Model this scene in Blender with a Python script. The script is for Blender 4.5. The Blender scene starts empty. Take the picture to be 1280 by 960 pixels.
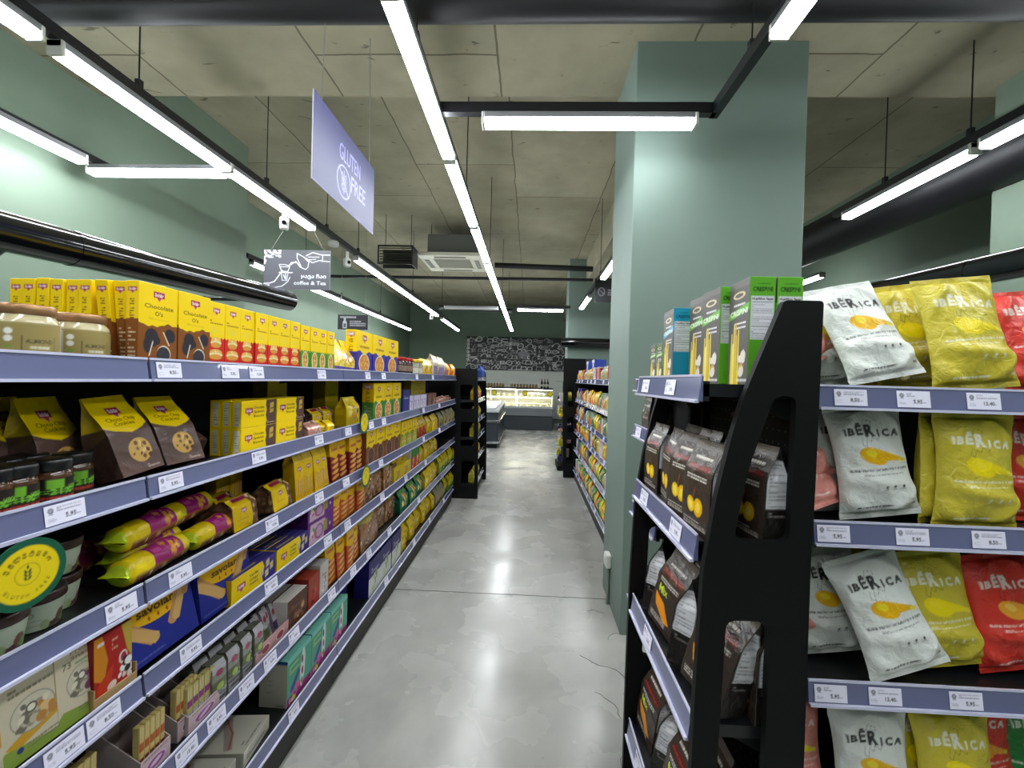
import bpy, bmesh, math, random
import numpy as np
from mathutils import Vector, Matrix
random.seed(7); rng=np.random.default_rng(7)
S=bpy.context.scene; COL=S.collection; PI=math.pi
# ---------------------------------------------------------------- camera, light level
EYE=1.5; FPX=545.0; VPX,VPY=662.0,475.0; ROLL=math.radians(1.6)
def _camera():
    d=np.array([(VPX-640)/FPX,(VPY-480)/FPX,1.]);d/=np.linalg.norm(d)
    u=np.array([math.sin(ROLL),-math.cos(ROLL),0.]);u-=d*u.dot(d);u/=np.linalg.norm(u)
    r=np.cross(d,u); r=r if r[0]>0 else -r
    cd=bpy.data.cameras.new('camera'); cam=bpy.data.objects.new('camera',cd); COL.objects.link(cam)
    cd.sensor_width=36; cd.lens=FPX/1280*36; cd.clip_start=.02; cd.clip_end=100
    m=Matrix(((r[0],-r[1],-r[2],0),(d[0],-d[1],-d[2],0),(u[0],-u[1],-u[2],EYE),(0,0,0,1)))
    cam.matrix_world=m; S.camera=cam
_camera()
S.view_settings.view_transform='Standard'; S.view_settings.look='None'
S.view_settings.gamma=1; S.view_settings.use_curve_mapping=False
S.view_settings.exposure=1.3
LAMP=16.0
W=bpy.data.worlds.new('world'); S.world=W; W.use_nodes=True
W.node_tree.nodes['Background'].inputs[0].default_value=(.55,.6,.58,1)
W.node_tree.nodes['Background'].inputs[1].default_value=.25
# ---------------------------------------------------------------- colours and materials
def lin(h):
    if not isinstance(h,str): return tuple(h)
    h=h.lstrip('#'); o=[]
    for i in (0,2,4):
        c=int(h[i:i+2],16)/255; o.append(c/12.92 if c<=.04045 else ((c+.055)/1.055)**2.4)
    return tuple(o)
MATS={}
def mat(name,col='#808080',rough=.5,metal=0.,emit=None,es=0.,coat=0.,spec=.5,alpha=None,trans=0.):
    if name in MATS: return MATS[name]
    m=bpy.data.materials.new(name); m.use_nodes=True; b=m.node_tree.nodes['Principled BSDF']
    b.inputs['Base Color'].default_value=(*lin(col),1); b.inputs['Roughness'].default_value=rough
    b.inputs['Metallic'].default_value=metal; b.inputs['Coat Weight'].default_value=coat
    b.inputs['Specular IOR Level'].default_value=spec
    if emit: b.inputs['Emission Color'].default_value=(*lin(emit),1); b.inputs['Emission Strength'].default_value=es
    if trans: b.inputs['Transmission Weight'].default_value=trans
    if alpha is not None: b.inputs['Alpha'].default_value=alpha
    MATS[name]=m; return m
def nodes(m): return m.node_tree.nodes,m.node_tree.links,m.node_tree.nodes['Principled BSDF']
def printed(name,rough,coat=0.,bump=0.,spec=.5):
    m=mat(name,'#888888',rough,coat=coat,spec=spec); n,l,b=nodes(m)
    a=n.new('ShaderNodeVertexColor'); a.layer_name='Col'; l.new(a.outputs['Color'],b.inputs['Base Color'])
    if bump:
        t=n.new('ShaderNodeTexCoord'); z=n.new('ShaderNodeTexNoise'); z.inputs['Scale'].default_value=38; z.inputs['Detail'].default_value=3
        z.inputs['Distortion'].default_value=1.2
        bp=n.new('ShaderNodeBump'); bp.inputs['Strength'].default_value=bump; bp.inputs['Distance'].default_value=.006
        l.new(t.outputs['Object'],z.inputs['Vector']); l.new(z.outputs['Fac'],bp.inputs['Height']); l.new(bp.outputs['Normal'],b.inputs['Normal'])
    return m
CARTON=printed('printed_carton',.42,spec=.3)
FILM=printed('printed_film',.27,bump=.45)
MATTEFILM=printed('matte_film',.33,bump=.8)
CLEARFILM=printed('clear_film',.16,coat=.6,bump=.9)
GLASSJAR=printed('jar_glass',.15,coat=.8)
PAPER=printed('printed_paper',.45)
BLACK=mat('black_powder_coat','#08090b',.6,spec=.22)
BLACK2=mat('black_shelf_steel','#17181b',.38)
PLASTIC_RAIL=mat('price_rail_plastic','#696d92',.2,coat=.6)
RAILEDGE=mat('rail_clear_edge','#cfd0ea',.2,coat=.5)
def noise_mat(name,c1,c2,scale,rough=.5,detail=6,bump=0.,r2=None,dist=0.):
    m=mat(name,c1,rough); n,l,b=nodes(m)
    t=n.new('ShaderNodeTexCoord'); z=n.new('ShaderNodeTexNoise'); z.inputs['Scale'].default_value=scale; z.inputs['Detail'].default_value=detail
    z.inputs['Roughness'].default_value=.62; z.inputs['Distortion'].default_value=dist
    r=n.new('ShaderNodeValToRGB'); r.color_ramp.elements[0].position=.33; r.color_ramp.elements[1].position=.68
    r.color_ramp.elements[0].color=(*lin(c1),1); r.color_ramp.elements[1].color=(*lin(c2),1)
    l.new(t.outputs['Object'],z.inputs['Vector']); l.new(z.outputs['Fac'],r.inputs['Fac']); l.new(r.outputs['Color'],b.inputs['Base Color'])
    if r2 is not None:
        mr=n.new('ShaderNodeMapRange'); mr.inputs['From Min'].default_value=.3; mr.inputs['From Max'].default_value=.7
        mr.inputs['To Min'].default_value=rough; mr.inputs['To Max'].default_value=r2
        z2=n.new('ShaderNodeTexNoise'); z2.inputs['Scale'].default_value=scale*2.3; z2.inputs['Detail'].default_value=8
        l.new(t.outputs['Object'],z2.inputs['Vector']); l.new(z2.outputs['Fac'],mr.inputs['Value']); l.new(mr.outputs['Result'],b.inputs['Roughness'])
    if bump:
        bp=n.new('ShaderNodeBump'); bp.inputs['Strength'].default_value=bump; bp.inputs['Distance'].default_value=.01
        l.new(z.outputs['Fac'],bp.inputs['Height']); l.new(bp.outputs['Normal'],b.inputs['Normal'])
    return m
WALLP=noise_mat('sage_wall_paint','#687a69','#708271',1.3,.62)
WALLP2=noise_mat('pillar_paint','#71837b','#788a82',1.1,.6)
WHITEW=noise_mat('white_splash_wall','#d8dad4','#e2e4de',2.,.4)
def concrete():
    m=noise_mat('raw_concrete','#8a8670','#aea78f',.9,.85,8,.25); n,l,b=nodes(m)
    src=b.inputs['Base Color'].links[0].from_socket; t=[x for x in n if x.type=='TEX_COORD'][0]
    br=n.new('ShaderNodeTexBrick'); br.offset=.37; br.inputs['Color1'].default_value=(1,1,1,1); br.inputs['Color2'].default_value=(.86,.86,.84,1)
    br.inputs['Mortar'].default_value=(.36,.34,.29,1); br.inputs['Scale'].default_value=1.; br.inputs['Mortar Size'].default_value=.009
    br.inputs['Brick Width'].default_value=2.4; br.inputs['Row Height'].default_value=1.15; br.inputs['Mortar Smooth'].default_value=.5
    mp=n.new('ShaderNodeMapping'); mp.inputs['Rotation'].default_value=(0,0,PI/2); mp.inputs['Location'].default_value=(.3,.25,0)
    wz=n.new('ShaderNodeTexNoise'); wz.inputs['Scale'].default_value=3; wz.inputs['Detail'].default_value=3
    mv=n.new('ShaderNodeMix'); mv.data_type='RGBA'; mv.blend_type='LINEAR_LIGHT'; mv.inputs[0].default_value=.02
    l.new(t.outputs['Object'],wz.inputs['Vector']); l.new(t.outputs['Object'],mv.inputs[6]); l.new(wz.outputs['Color'],mv.inputs[7])
    l.new(mv.outputs[2],mp.inputs['Vector']); l.new(mp.outputs['Vector'],br.inputs['Vector'])
    mx=n.new('ShaderNodeMix'); mx.data_type='RGBA'; mx.blend_type='MULTIPLY'; mx.inputs[0].default_value=.95
    l.new(src,mx.inputs[6]); l.new(br.outputs['Color'],mx.inputs[7])
    # pits and scratches
    z=n.new('ShaderNodeTexNoise'); z.inputs['Scale'].default_value=7; z.inputs['Detail'].default_value=5; z.inputs['Distortion'].default_value=.6
    m3=n.new('ShaderNodeMapping'); m3.inputs['Scale'].default_value=(1,2.2,1); l.new(t.outputs['Object'],m3.inputs['Vector']); l.new(m3.outputs['Vector'],z.inputs['Vector'])
    r=n.new('ShaderNodeValToRGB'); r.color_ramp.elements[0].position=.27; r.color_ramp.elements[1].position=.33
    r.color_ramp.elements[0].color=(.25,.23,.2,1); r.color_ramp.elements[1].color=(1,1,1,1); l.new(z.outputs['Fac'],r.inputs['Fac'])
    m2=n.new('ShaderNodeMix'); m2.data_type='RGBA'; m2.blend_type='MULTIPLY'; m2.inputs[0].default_value=.8
    l.new(mx.outputs[2],m2.inputs[6]); l.new(r.outputs['Color'],m2.inputs[7]); l.new(m2.outputs[2],b.inputs['Base Color'])
    return m
CONCRETE=concrete()
def floor_mat():
    m=noise_mat('polished_concrete','#9c9b97','#bab9b4',1.1,.17,8,.04,.36,.5); n,l,b=nodes(m)
    src=b.inputs['Base Color'].links[0].from_socket; t=[x for x in n if x.type=='TEX_COORD'][0]
    # darker veining patches and small specks
    z=n.new('ShaderNodeTexNoise'); z.inputs['Scale'].default_value=4.5; z.inputs['Detail'].default_value=10; z.inputs['Roughness'].default_value=.7; z.inputs['Distortion'].default_value=1.5
    r=n.new('ShaderNodeValToRGB'); r.color_ramp.elements[0].position=.36; r.color_ramp.elements[1].position=.5
    r.color_ramp.elements[0].color=(.86,.86,.84,1); r.color_ramp.elements[1].color=(1,1,1,1)
    l.new(t.outputs['Object'],z.inputs['Vector']); l.new(z.outputs['Fac'],r.inputs['Fac'])
    m2=n.new('ShaderNodeMix'); m2.data_type='RGBA'; m2.blend_type='MULTIPLY'; m2.inputs[0].default_value=.3
    l.new(src,m2.inputs[6]); l.new(r.outputs['Color'],m2.inputs[7])
    z3=n.new('ShaderNodeTexVoronoi'); z3.inputs['Scale'].default_value=9
    r3=n.new('ShaderNodeValToRGB'); r3.color_ramp.elements[0].position=.03; r3.color_ramp.elements[1].position=.06
    r3.color_ramp.elements[0].color=(.45,.45,.43,1); r3.color_ramp.elements[1].color=(1,1,1,1)
    l.new(t.outputs['Object'],z3.inputs['Vector']); l.new(z3.outputs['Distance'],r3.inputs['Fac'])
    m3=n.new('ShaderNodeMix'); m3.data_type='RGBA'; m3.blend_type='MULTIPLY'; m3.inputs[0].default_value=.5
    l.new(m2.outputs[2],m3.inputs[6]); l.new(r3.outputs['Color'],m3.inputs[7]); l.new(m3.outputs[2],b.inputs['Base Color'])
    b.inputs['Specular IOR Level'].default_value=.9
    return m
FLOORM=floor_mat()
# ---------------------------------------------------------------- mesh helpers
def link(name,me,mats,parent=None,loc=None):
    o=bpy.data.objects.new(name,me); COL.objects.link(o)
    for m in (mats if isinstance(mats,(list,tuple)) else [mats]): me.materials.append(m)
    if parent is not None: o.parent=parent
    if loc is not None: o.location=loc
    return o
def tag(o,label=None,cat=None,group=None,kind=None):
    if label: o['label']=label
    if cat: o['category']=cat
    if group: o['group']=group
    if kind: o['kind']=kind
    return o
def empty(name,loc=(0,0,0),rz=0.):
    o=bpy.data.objects.new(name,None); COL.objects.link(o); o.location=loc; o.rotation_euler=(0,0,rz); o.empty_display_size=.05
    return o
class MB:
    def __init__(s): s.v=[];s.f=[];s.m=[];s.sm=[]
    def add(s,vs,fs,mi=0,smooth=False):
        b=len(s.v); s.v+=[tuple(x) for x in vs]; s.f+=[tuple(i+b for i in f) for f in fs]; s.m+=[mi]*len(fs); s.sm+=[smooth]*len(fs); return s
    def box(s,x0,x1,y0,y1,z0,z1,mi=0,r=0.):
        if r<=0:
            vs=[(x,y,z) for z in (z0,z1) for y in (y0,y1) for x in (x0,x1)]
            return s.add(vs,[(0,2,3,1),(4,5,7,6),(0,1,5,4),(2,6,7,3),(0,4,6,2),(1,3,7,5)],mi)
        r=min(r,(x1-x0)/2.01,(y1-y0)/2.01,(z1-z0)/2.01)
        vs=[];idx={}
        for a,(X,sx) in enumerate(((x0,1),(x1,-1))):
            for b,(Y,sy) in enumerate(((y0,1),(y1,-1))):
                for c,(Z,sz) in enumerate(((z0,1),(z1,-1))):
                    for k in range(3):
                        p=[X+sx*r,Y+sy*r,Z+sz*r]; p[k]=(X,Y,Z)[k]; idx[a,b,c,k]=len(vs); vs.append(p)
        I=lambda a,b,c,k:idx[a,b,c,k]; fs=[]
        for a in (0,1):
            fs.append((I(a,0,0,0),I(a,0,1,0),I(a,1,1,0),I(a,1,0,0))); fs.append((I(0,a,0,1),I(1,a,0,1),I(1,a,1,1),I(0,a,1,1))); fs.append((I(0,0,a,2),I(0,1,a,2),I(1,1,a,2),I(1,0,a,2)))
        for a in (0,1):
            for b in (0,1):
                fs.append((I(a,b,0,0),I(a,b,1,0),I(a,b,1,1),I(a,b,0,1))); fs.append((I(a,0,b,0),I(a,1,b,0),I(a,1,b,2),I(a,0,b,2))); fs.append((I(0,a,b,1),I(1,a,b,1),I(1,a,b,2),I(0,a,b,2)))
                for c in (0,1): fs.append((I(a,b,c,0),I(a,b,c,1),I(a,b,c,2)))
        return s.add(vs,fs,mi)
    def tube(s,pts,r,n=8,mi=0,cap=True,smooth=True):
        pts=[Vector(p) for p in pts]; rs=r if isinstance(r,(list,tuple)) else [r]*len(pts); vs=[];fs=[]
        up=Vector((0,0,1))
        for i,p in enumerate(pts):
            t=(pts[min(i+1,len(pts)-1)]-pts[max(i-1,0)]).normalized()
            a=t.cross(up); a=a.normalized() if a.length>.05 else t.cross(Vector((0,1,0))).normalized()
            b=a.cross(t)
            for k in range(n): vs.append(p+(a*math.cos(2*PI*k/n)+b*math.sin(2*PI*k/n))*rs[i])
        for i in range(len(pts)-1):
            for k in range(n): fs.append((i*n+k,i*n+(k+1)%n,(i+1)*n+(k+1)%n,(i+1)*n+k))
        s.add(vs,fs,mi,smooth)
        if cap:
            s.add(vs[:n],[tuple(range(n))[::-1]],mi); s.add(vs[-n:],[tuple(range(n))],mi)
        return s
    def lathe(s,prof,n=24,c=(0,0,0),mi=0,smooth=True):
        vs=[];fs=[]
        for r,z in prof:
            for k in range(n): vs.append((c[0]+r*math.cos(2*PI*k/n),c[1]+r*math.sin(2*PI*k/n),c[2]+z))
        for i in range(len(prof)-1):
            for k in range(n): fs.append((i*n+k,i*n+(k+1)%n,(i+1)*n+(k+1)%n,(i+1)*n+k))
        return s.add(vs,fs,mi,smooth)
    def prism(s,poly,y0,y1,mi=0,axis='y'):
        n=len(poly); P=(lambda u,v,w:(u,w,v)) if axis=='y' else ((lambda u,v,w:(w,u,v)) if axis=='x' else (lambda u,v,w:(u,v,w)))
        vs=[P(u,v,y0) for u,v in poly]+[P(u,v,y1) for u,v in poly]
        return s.add(vs,[tuple(range(n)),tuple(range(2*n-1,n-1,-1))]+[(i,(i+1)%n,n+(i+1)%n,n+i) for i in range(n)],mi)
    def build(s,name,mats,parent=None,loc=None):
        me=bpy.data.meshes.new(name); me.from_pydata(s.v,[],s.f); me.polygons.foreach_set('material_index',s.m); me.polygons.foreach_set('use_smooth',s.sm)
        bm=bmesh.new(); bm.from_mesh(me); bmesh.ops.recalc_face_normals(bm,faces=bm.faces); bm.to_mesh(me); bm.free(); me.update()
        return link(name,me,mats,parent,loc)
def plate_with_holes(outer,holes,t,name,m,parent=None,axis='y',at=0.):
    """flat steel plate of thickness t with real cut-outs, from a filled 2D curve"""
    cu=bpy.data.curves.new(name,'CURVE'); cu.dimensions='2D'; cu.fill_mode='BOTH'; cu.extrude=t/2
    for lp in [outer]+holes:
        sp=cu.splines.new('POLY'); sp.points.add(len(lp)-1); sp.use_cyclic_u=True
        for p,(u,v) in zip(sp.points,lp): p.co=(u,v,0,1)
    tmp=bpy.data.objects.new('tmp',cu); me=bpy.data.meshes.new_from_object(tmp); bpy.data.objects.remove(tmp); bpy.data.curves.remove(cu)
    for v in me.vertices:
        x,y,z=v.co; v.co=(x,at+z,y) if axis=='y' else (at+z,x,y)
    me.name=name
    return link(name,me,m,parent)
def rounded(pts,r,k=4):
    o=[]
    n=len(pts)
    for i in range(n):
        p=Vector(pts[i]);a=(Vector(pts[i-1])-p);b=(Vector(pts[(i+1)%n])-p); rr=min(r,a.length*.45,b.length*.45)
        A=p+a.normalized()*rr;B=p+b.normalized()*rr
        for j in range(k+1):
            t=j/k; q=A*(1-t)**2+p*2*t*(1-t)+B*t*t; o.append((q.x,q.y))
    return o
# ---------------------------------------------------------------- printed artwork: drawn into numpy, carried by dense mesh colours
_TX={}
def text_tris(s,bold=0.):
    k=(s,bold)
    if k not in _TX:
        c=bpy.data.curves.new('t','FONT'); c.body=s; c.offset=bold; c.resolution_u=2
        o=bpy.data.objects.new('t',c); m=bpy.data.meshes.new_from_object(o)
        P=np.array([v.co[:2] for v in m.vertices]) if len(m.vertices) else np.zeros((1,2)); m.calc_loop_triangles()
        T=np.array([t.vertices[:] for t in m.loop_triangles]) if len(m.loop_triangles) else np.zeros((0,3),int)
        mn,mx=P.min(0),P.max(0); P=(P-[mn[0],0])/1.0
        _TX[k]=(P,T,mx[0]-mn[0]); bpy.data.objects.remove(o); bpy.data.curves.remove(c); bpy.data.meshes.remove(m)
    return _TX[k]
class Art:
    """w,h in metres; (0,0) bottom left"""
    def __init__(s,w,h,bg,res=.0016):
        s.w,s.h,s.res=w,h,res; s.k=2
        s.nx=max(2,int(round(w/res)))*s.k; s.ny=max(2,int(round(h/res)))*s.k
        s.a=np.empty((s.ny,s.nx,3)); s.a[:]=lin(bg)
    def _xy(s): return s.nx/s.w,s.ny/s.h
    def rect(s,x0,y0,x1,y1,c):
        kx,ky=s._xy(); s.a[max(0,int(round(y0*ky))):max(0,int(round(y1*ky))),max(0,int(round(x0*kx))):max(0,int(round(x1*kx)))]=lin(c); return s
    def poly(s,pts,c):
        kx,ky=s._xy(); P=np.array(pts,float)*[kx,ky]
        x0,y0=np.floor(P.min(0)).astype(int); x1,y1=np.ceil(P.max(0)).astype(int)+1
        x0,y0=max(x0,0),max(y0,0); x1,y1=min(x1,s.nx),min(y1,s.ny)
        if x1<=x0 or y1<=y0: return s
        X,Y=np.meshgrid(np.arange(x0,x1)+.5,np.arange(y0,y1)+.5); ins=np.zeros(X.shape,bool); n=len(P)
        for i in range(n):
            a,b=P[i],P[(i+1)%n]
            if a[1]==b[1]: continue
            ins^=((a[1]>Y)!=(b[1]>Y))&(X<(b[0]-a[0])*(Y-a[1])/(b[1]-a[1])+a[0])
        s.a[y0:y1,x0:x1][ins]=lin(c); return s
    def ell(s,cx,cy,rx,ry,c,rot=0.,n=28):
        cr,sr=math.cos(rot),math.sin(rot)
        return s.poly([(cx+rx*math.cos(t)*cr-ry*math.sin(t)*sr,cy+rx*math.cos(t)*sr+ry*math.sin(t)*cr) for t in [2*PI*i/n for i in range(n)]],c)
    def line(s,pts,wd,c):
        for (a,b),(p,q) in zip(pts[:-1],pts[1:]):
            d=math.hypot(p-a,q-b) or 1e-6; nx,ny=-(q-b)/d*wd/2,(p-a)/d*wd/2; ex,ey=(p-a)/d*wd*.3,(q-b)/d*wd*.3
            s.poly([(a+nx-ex,b+ny-ey),(p+nx+ex,q+ny+ey),(p-nx+ex,q-ny+ey),(a-nx-ex,b-ny-ey)],c)
        return s
    def text(s,t,x,y,hh,c,wd=None,bold=.01,rot=0.,center=False):
        P,T,L=text_tris(t,bold)
        if not len(T): return s
        sx=sy=hh/.72
        if wd: sx=wd/L
        Q=P*[sx,sy]
        if center: Q=Q-[L*sx/2,0]
        cr,sr=math.cos(rot),math.sin(rot); Q=np.stack([Q[:,0]*cr-Q[:,1]*sr+x,Q[:,0]*sr+Q[:,1]*cr+y],1)
        kx,ky=s._xy(); Q=Q*[kx,ky]; col=lin(c)
        for tr in T:
            p=Q[tr]; x0,y0=np.floor(p.min(0)-.5).astype(int); x1,y1=np.ceil(p.max(0)+.5).astype(int)
            x0,y0=max(x0,0),max(y0,0); x1,y1=min(x1,s.nx),min(y1,s.ny)
            if x1<=x0 or y1<=y0: continue
            X,Y=np.meshgrid(np.arange(x0,x1)+.5,np.arange(y0,y1)+.5)
            def e(a,b): return (b[0]-a[0])*(Y-a[1])-(b[1]-a[1])*(X-a[0])
            A,B,C=e(p[0],p[1]),e(p[1],p[2]),e(p[2],p[0])
            ins=((A>=-.3)&(B>=-.3)&(C>=-.3))|((A<=.3)&(B<=.3)&(C<=.3)); s.a[y0:y1,x0:x1][ins]=col
        return s
    def lines(s,x0,y0,x1,y1,n,c,fill=.55,rs=3):
        r=random.Random(rs); dy=(y1-y0)/n
        for i in range(n):
            x=x0
            while x<x1:
                L=r.uniform(.03,.12)*(x1-x0)
                s.rect(x,y0+dy*i,min(x1,x+L),y0+dy*(i+fill),c); x+=L+.02*(x1-x0)
                if r.random()<.05: break
        return s
    def blobs(s,x0,y0,x1,y1,n,cols,r0,r1,rs=1,asp=1.):
        r=random.Random(rs)
        for i in range(n): q=r.uniform(r0,r1); s.ell(r.uniform(x0,x1),r.uniform(y0,y1),q,q*asp*r.uniform(.6,1.1),r.choice(cols),r.uniform(0,3),10)
        return s
    def out(s):
        if not hasattr(s,'o'): s.o=s.a.reshape(s.ny//s.k,s.k,s.nx//s.k,s.k,3).mean((1,3))
        return s.o
def sample(o,U,V):
    ny,nx=o.shape[:2]; x=np.clip(U*nx-.5,0,nx-1); y=np.clip(V*ny-.5,0,ny-1); x0=np.floor(x).astype(int); y0=np.floor(y).astype(int)
    x1=np.minimum(x0+1,nx-1); y1=np.minimum(y0+1,ny-1); fx=(x-x0)[...,None]; fy=(y-y0)[...,None]
    return (o[y0,x0]*(1-fx)+o[y0,x1]*fx)*(1-fy)+(o[y1,x0]*(1-fx)+o[y1,x1]*fx)*fy
class CM:
    """coloured mesh collector"""
    def __init__(s): s.v=[];s.c=[];s.q=[];s.n=0;s.sm=[]
    def grid(s,P,C,wrap=False,smooth=True,flip=False):
        m,n=P.shape[:2]; s.v.append(P.reshape(-1,3)); s.c.append(np.broadcast_to(C,P.shape).reshape(-1,3))
        I=np.arange(m*n).reshape(m,n)+s.n; s.n+=m*n
        if wrap: I=np.concatenate([I,I[:,:1]],1)
        q=np.stack([I[:-1,:-1],I[:-1,1:],I[1:,1:],I[1:,:-1]],-1).reshape(-1,4)
        s.q.append(q[:,::-1] if flip else q); s.sm+=[smooth]*len(q); return s
    def build(s,name,m,parent=None,loc=None):
        me=bpy.data.meshes.new(name); V=np.concatenate(s.v); C=np.concatenate(s.c); Q=np.concatenate(s.q)
        me.vertices.add(len(V)); me.vertices.foreach_set('co',V.astype(np.float32).ravel())
        me.loops.add(Q.size); me.loops.foreach_set('vertex_index',Q.astype(np.int32).ravel())
        me.polygons.add(len(Q)); me.polygons.foreach_set('loop_start',np.arange(0,Q.size,4,dtype=np.int32))
        me.polygons.foreach_set('use_smooth',np.array(s.sm,bool))
        me.update(calc_edges=True); me.validate()
        ca=me.color_attributes.new('Col','FLOAT_COLOR','POINT'); ca.data.foreach_set('color',np.concatenate([C,np.ones((len(C),1))],1).astype(np.float32).ravel())
        return link(name,me,m,parent,loc)
def as_art(a,w,h): return a if isinstance(a,Art) else Art(w,h,a,max(w,h)/2)
def box_cm(cm,w,d,h,arts,r=.0015,o=(0,0,0)):
    """carton: base centre at o, front faces -Y. arts: dict F,B,L,R,T,D"""
    dft=arts.get('*','#888888')
    for k,(O,U,V,N,su,sv) in dict(F=((0,-d/2,h/2),(1,0,0),(0,0,1),(0,-1,0),w,h),B=((0,d/2,h/2),(-1,0,0),(0,0,1),(0,1,0),w,h),
        L=((-w/2,0,h/2),(0,-1,0),(0,0,1),(-1,0,0),d,h),R=((w/2,0,h/2),(0,1,0),(0,0,1),(1,0,0),d,h),
        T=((0,0,h),(1,0,0),(0,1,0),(0,0,1),w,d),D=((0,0,0),(1,0,0),(0,-1,0),(0,0,-1),w,d)).items():
        A=as_art(arts.get(k,dft),su,sv).out(); ny,nx=A.shape[:2]
        us=np.concatenate([[-su/2+.3*r],np.linspace(-su/2+r,su/2-r,nx),[su/2-.3*r]]); vs=np.concatenate([[-sv/2+.3*r],np.linspace(-sv/2+r,sv/2-r,ny),[sv/2-.3*r]])
        Ug,Vg=np.meshgrid(us,vs); nn=np.zeros_like(Ug); nn[0]=nn[-1]=-.3*r; nn[:,0]=nn[:,-1]=-.3*r
        P=np.array(O)+np.array(o)+Ug[...,None]*np.array(U)+Vg[...,None]*np.array(V)+nn[...,None]*np.array(N)
        cm.grid(P,sample(A,Ug/su+.5,Vg/sv+.5),smooth=False)
    return cm
def crinkle(P,amp,seed,freq=30.):
    """creases of a soft film: warped ridges, metres"""
    r=np.random.default_rng(seed); q=P.reshape(-1,3); z=np.zeros(len(q)); wob=np.zeros(len(q))
    for i in range(3): k=r.normal(size=3)*freq*.4; wob+=np.sin(q@k+r.uniform(0,6))
    for i in range(6):
        k=r.normal(size=3); k/=np.linalg.norm(k); f=freq*r.uniform(.5,1.8)
        z+=(1-np.abs(np.sin(q@k*f+wob*.8+r.uniform(0,6))))**1.5/(1+i*.25)
    return (z/2.2-.6).reshape(P.shape[:2])*amp
def pillow(name,w,h,th,front,bg,m,seed=1,res=.003,amp=.004,seal=.05,notch=0.,back=None,parent=None,bulge=.55):
    """sealed flat bag standing on its lower seal, front -Y"""
    F=front.out(); nx=max(8,int(w/res)); ny=max(10,int(h/res)); cm=CM()
    for side in (-1,1):
        n=nx if side<0 else max(6,nx//4)
        s_=np.linspace(-1,1,n); t=np.linspace(0,1,ny if side<0 else ny//2); Sg,Tg=np.meshgrid(s_,t)
        ti=np.clip((Tg-seal)/(1-2*seal),0,1); prof=np.sin(PI*ti)**.45*(1-.35*ti)
        T=th/2*(np.clip(1-Sg**2,0,1)**bulge)*prof
        wd=w/2*(1.05-.13*np.sin(PI*np.clip(ti*1.05,0,1))**.7-.05*Tg)
        X=Sg*wd; Z=Tg*h; Y=side*T
        P=np.stack([X,Y,Z],-1); edge=np.clip((1-np.abs(Sg))*6,0,1)*np.clip(ti*(1-ti)*40+.25,0,1)
        if side<0:
            fold=sum(amp*1.1*np.exp(-((X-cx_*w/2)*math.cos(an)+(Z-cz_*h)*math.sin(an))**2/(2*(.012)**2))*np.exp(-((Z-cz_*h)**2+(X-cx_*w/2)**2)/(2*(.07)**2)) for cx_,cz_,an in ((-.7,.12,.9),(.6,.15,-.8),(-.5,.85,-.6),(.5,.88,.7),(0.1,.3,1.4)))
            P[...,1]-=(fold+crinkle(np.stack([X,Y*0,Z],-1),amp,seed,15.)+crinkle(np.stack([X,Y*0,Z],-1),amp*.35,seed+5,48.))*edge
        sl=(Tg<seal*.9)|(Tg>1-seal*.9); P[...,1]+=np.where(sl,.0008*np.sin(Tg*h*2200),0)
        P[...,1]+=.004*np.sin(Sg*5+seed)*np.where(ti<=0,1,0)*0
        if side<0: C=sample(F,Sg/2+.5,Tg)
        else: C=np.broadcast_to(np.array(lin(back or bg)),P.shape)
        cm.grid(P,C,flip=side>0)
    return cm.build(name,m,parent)
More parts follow.
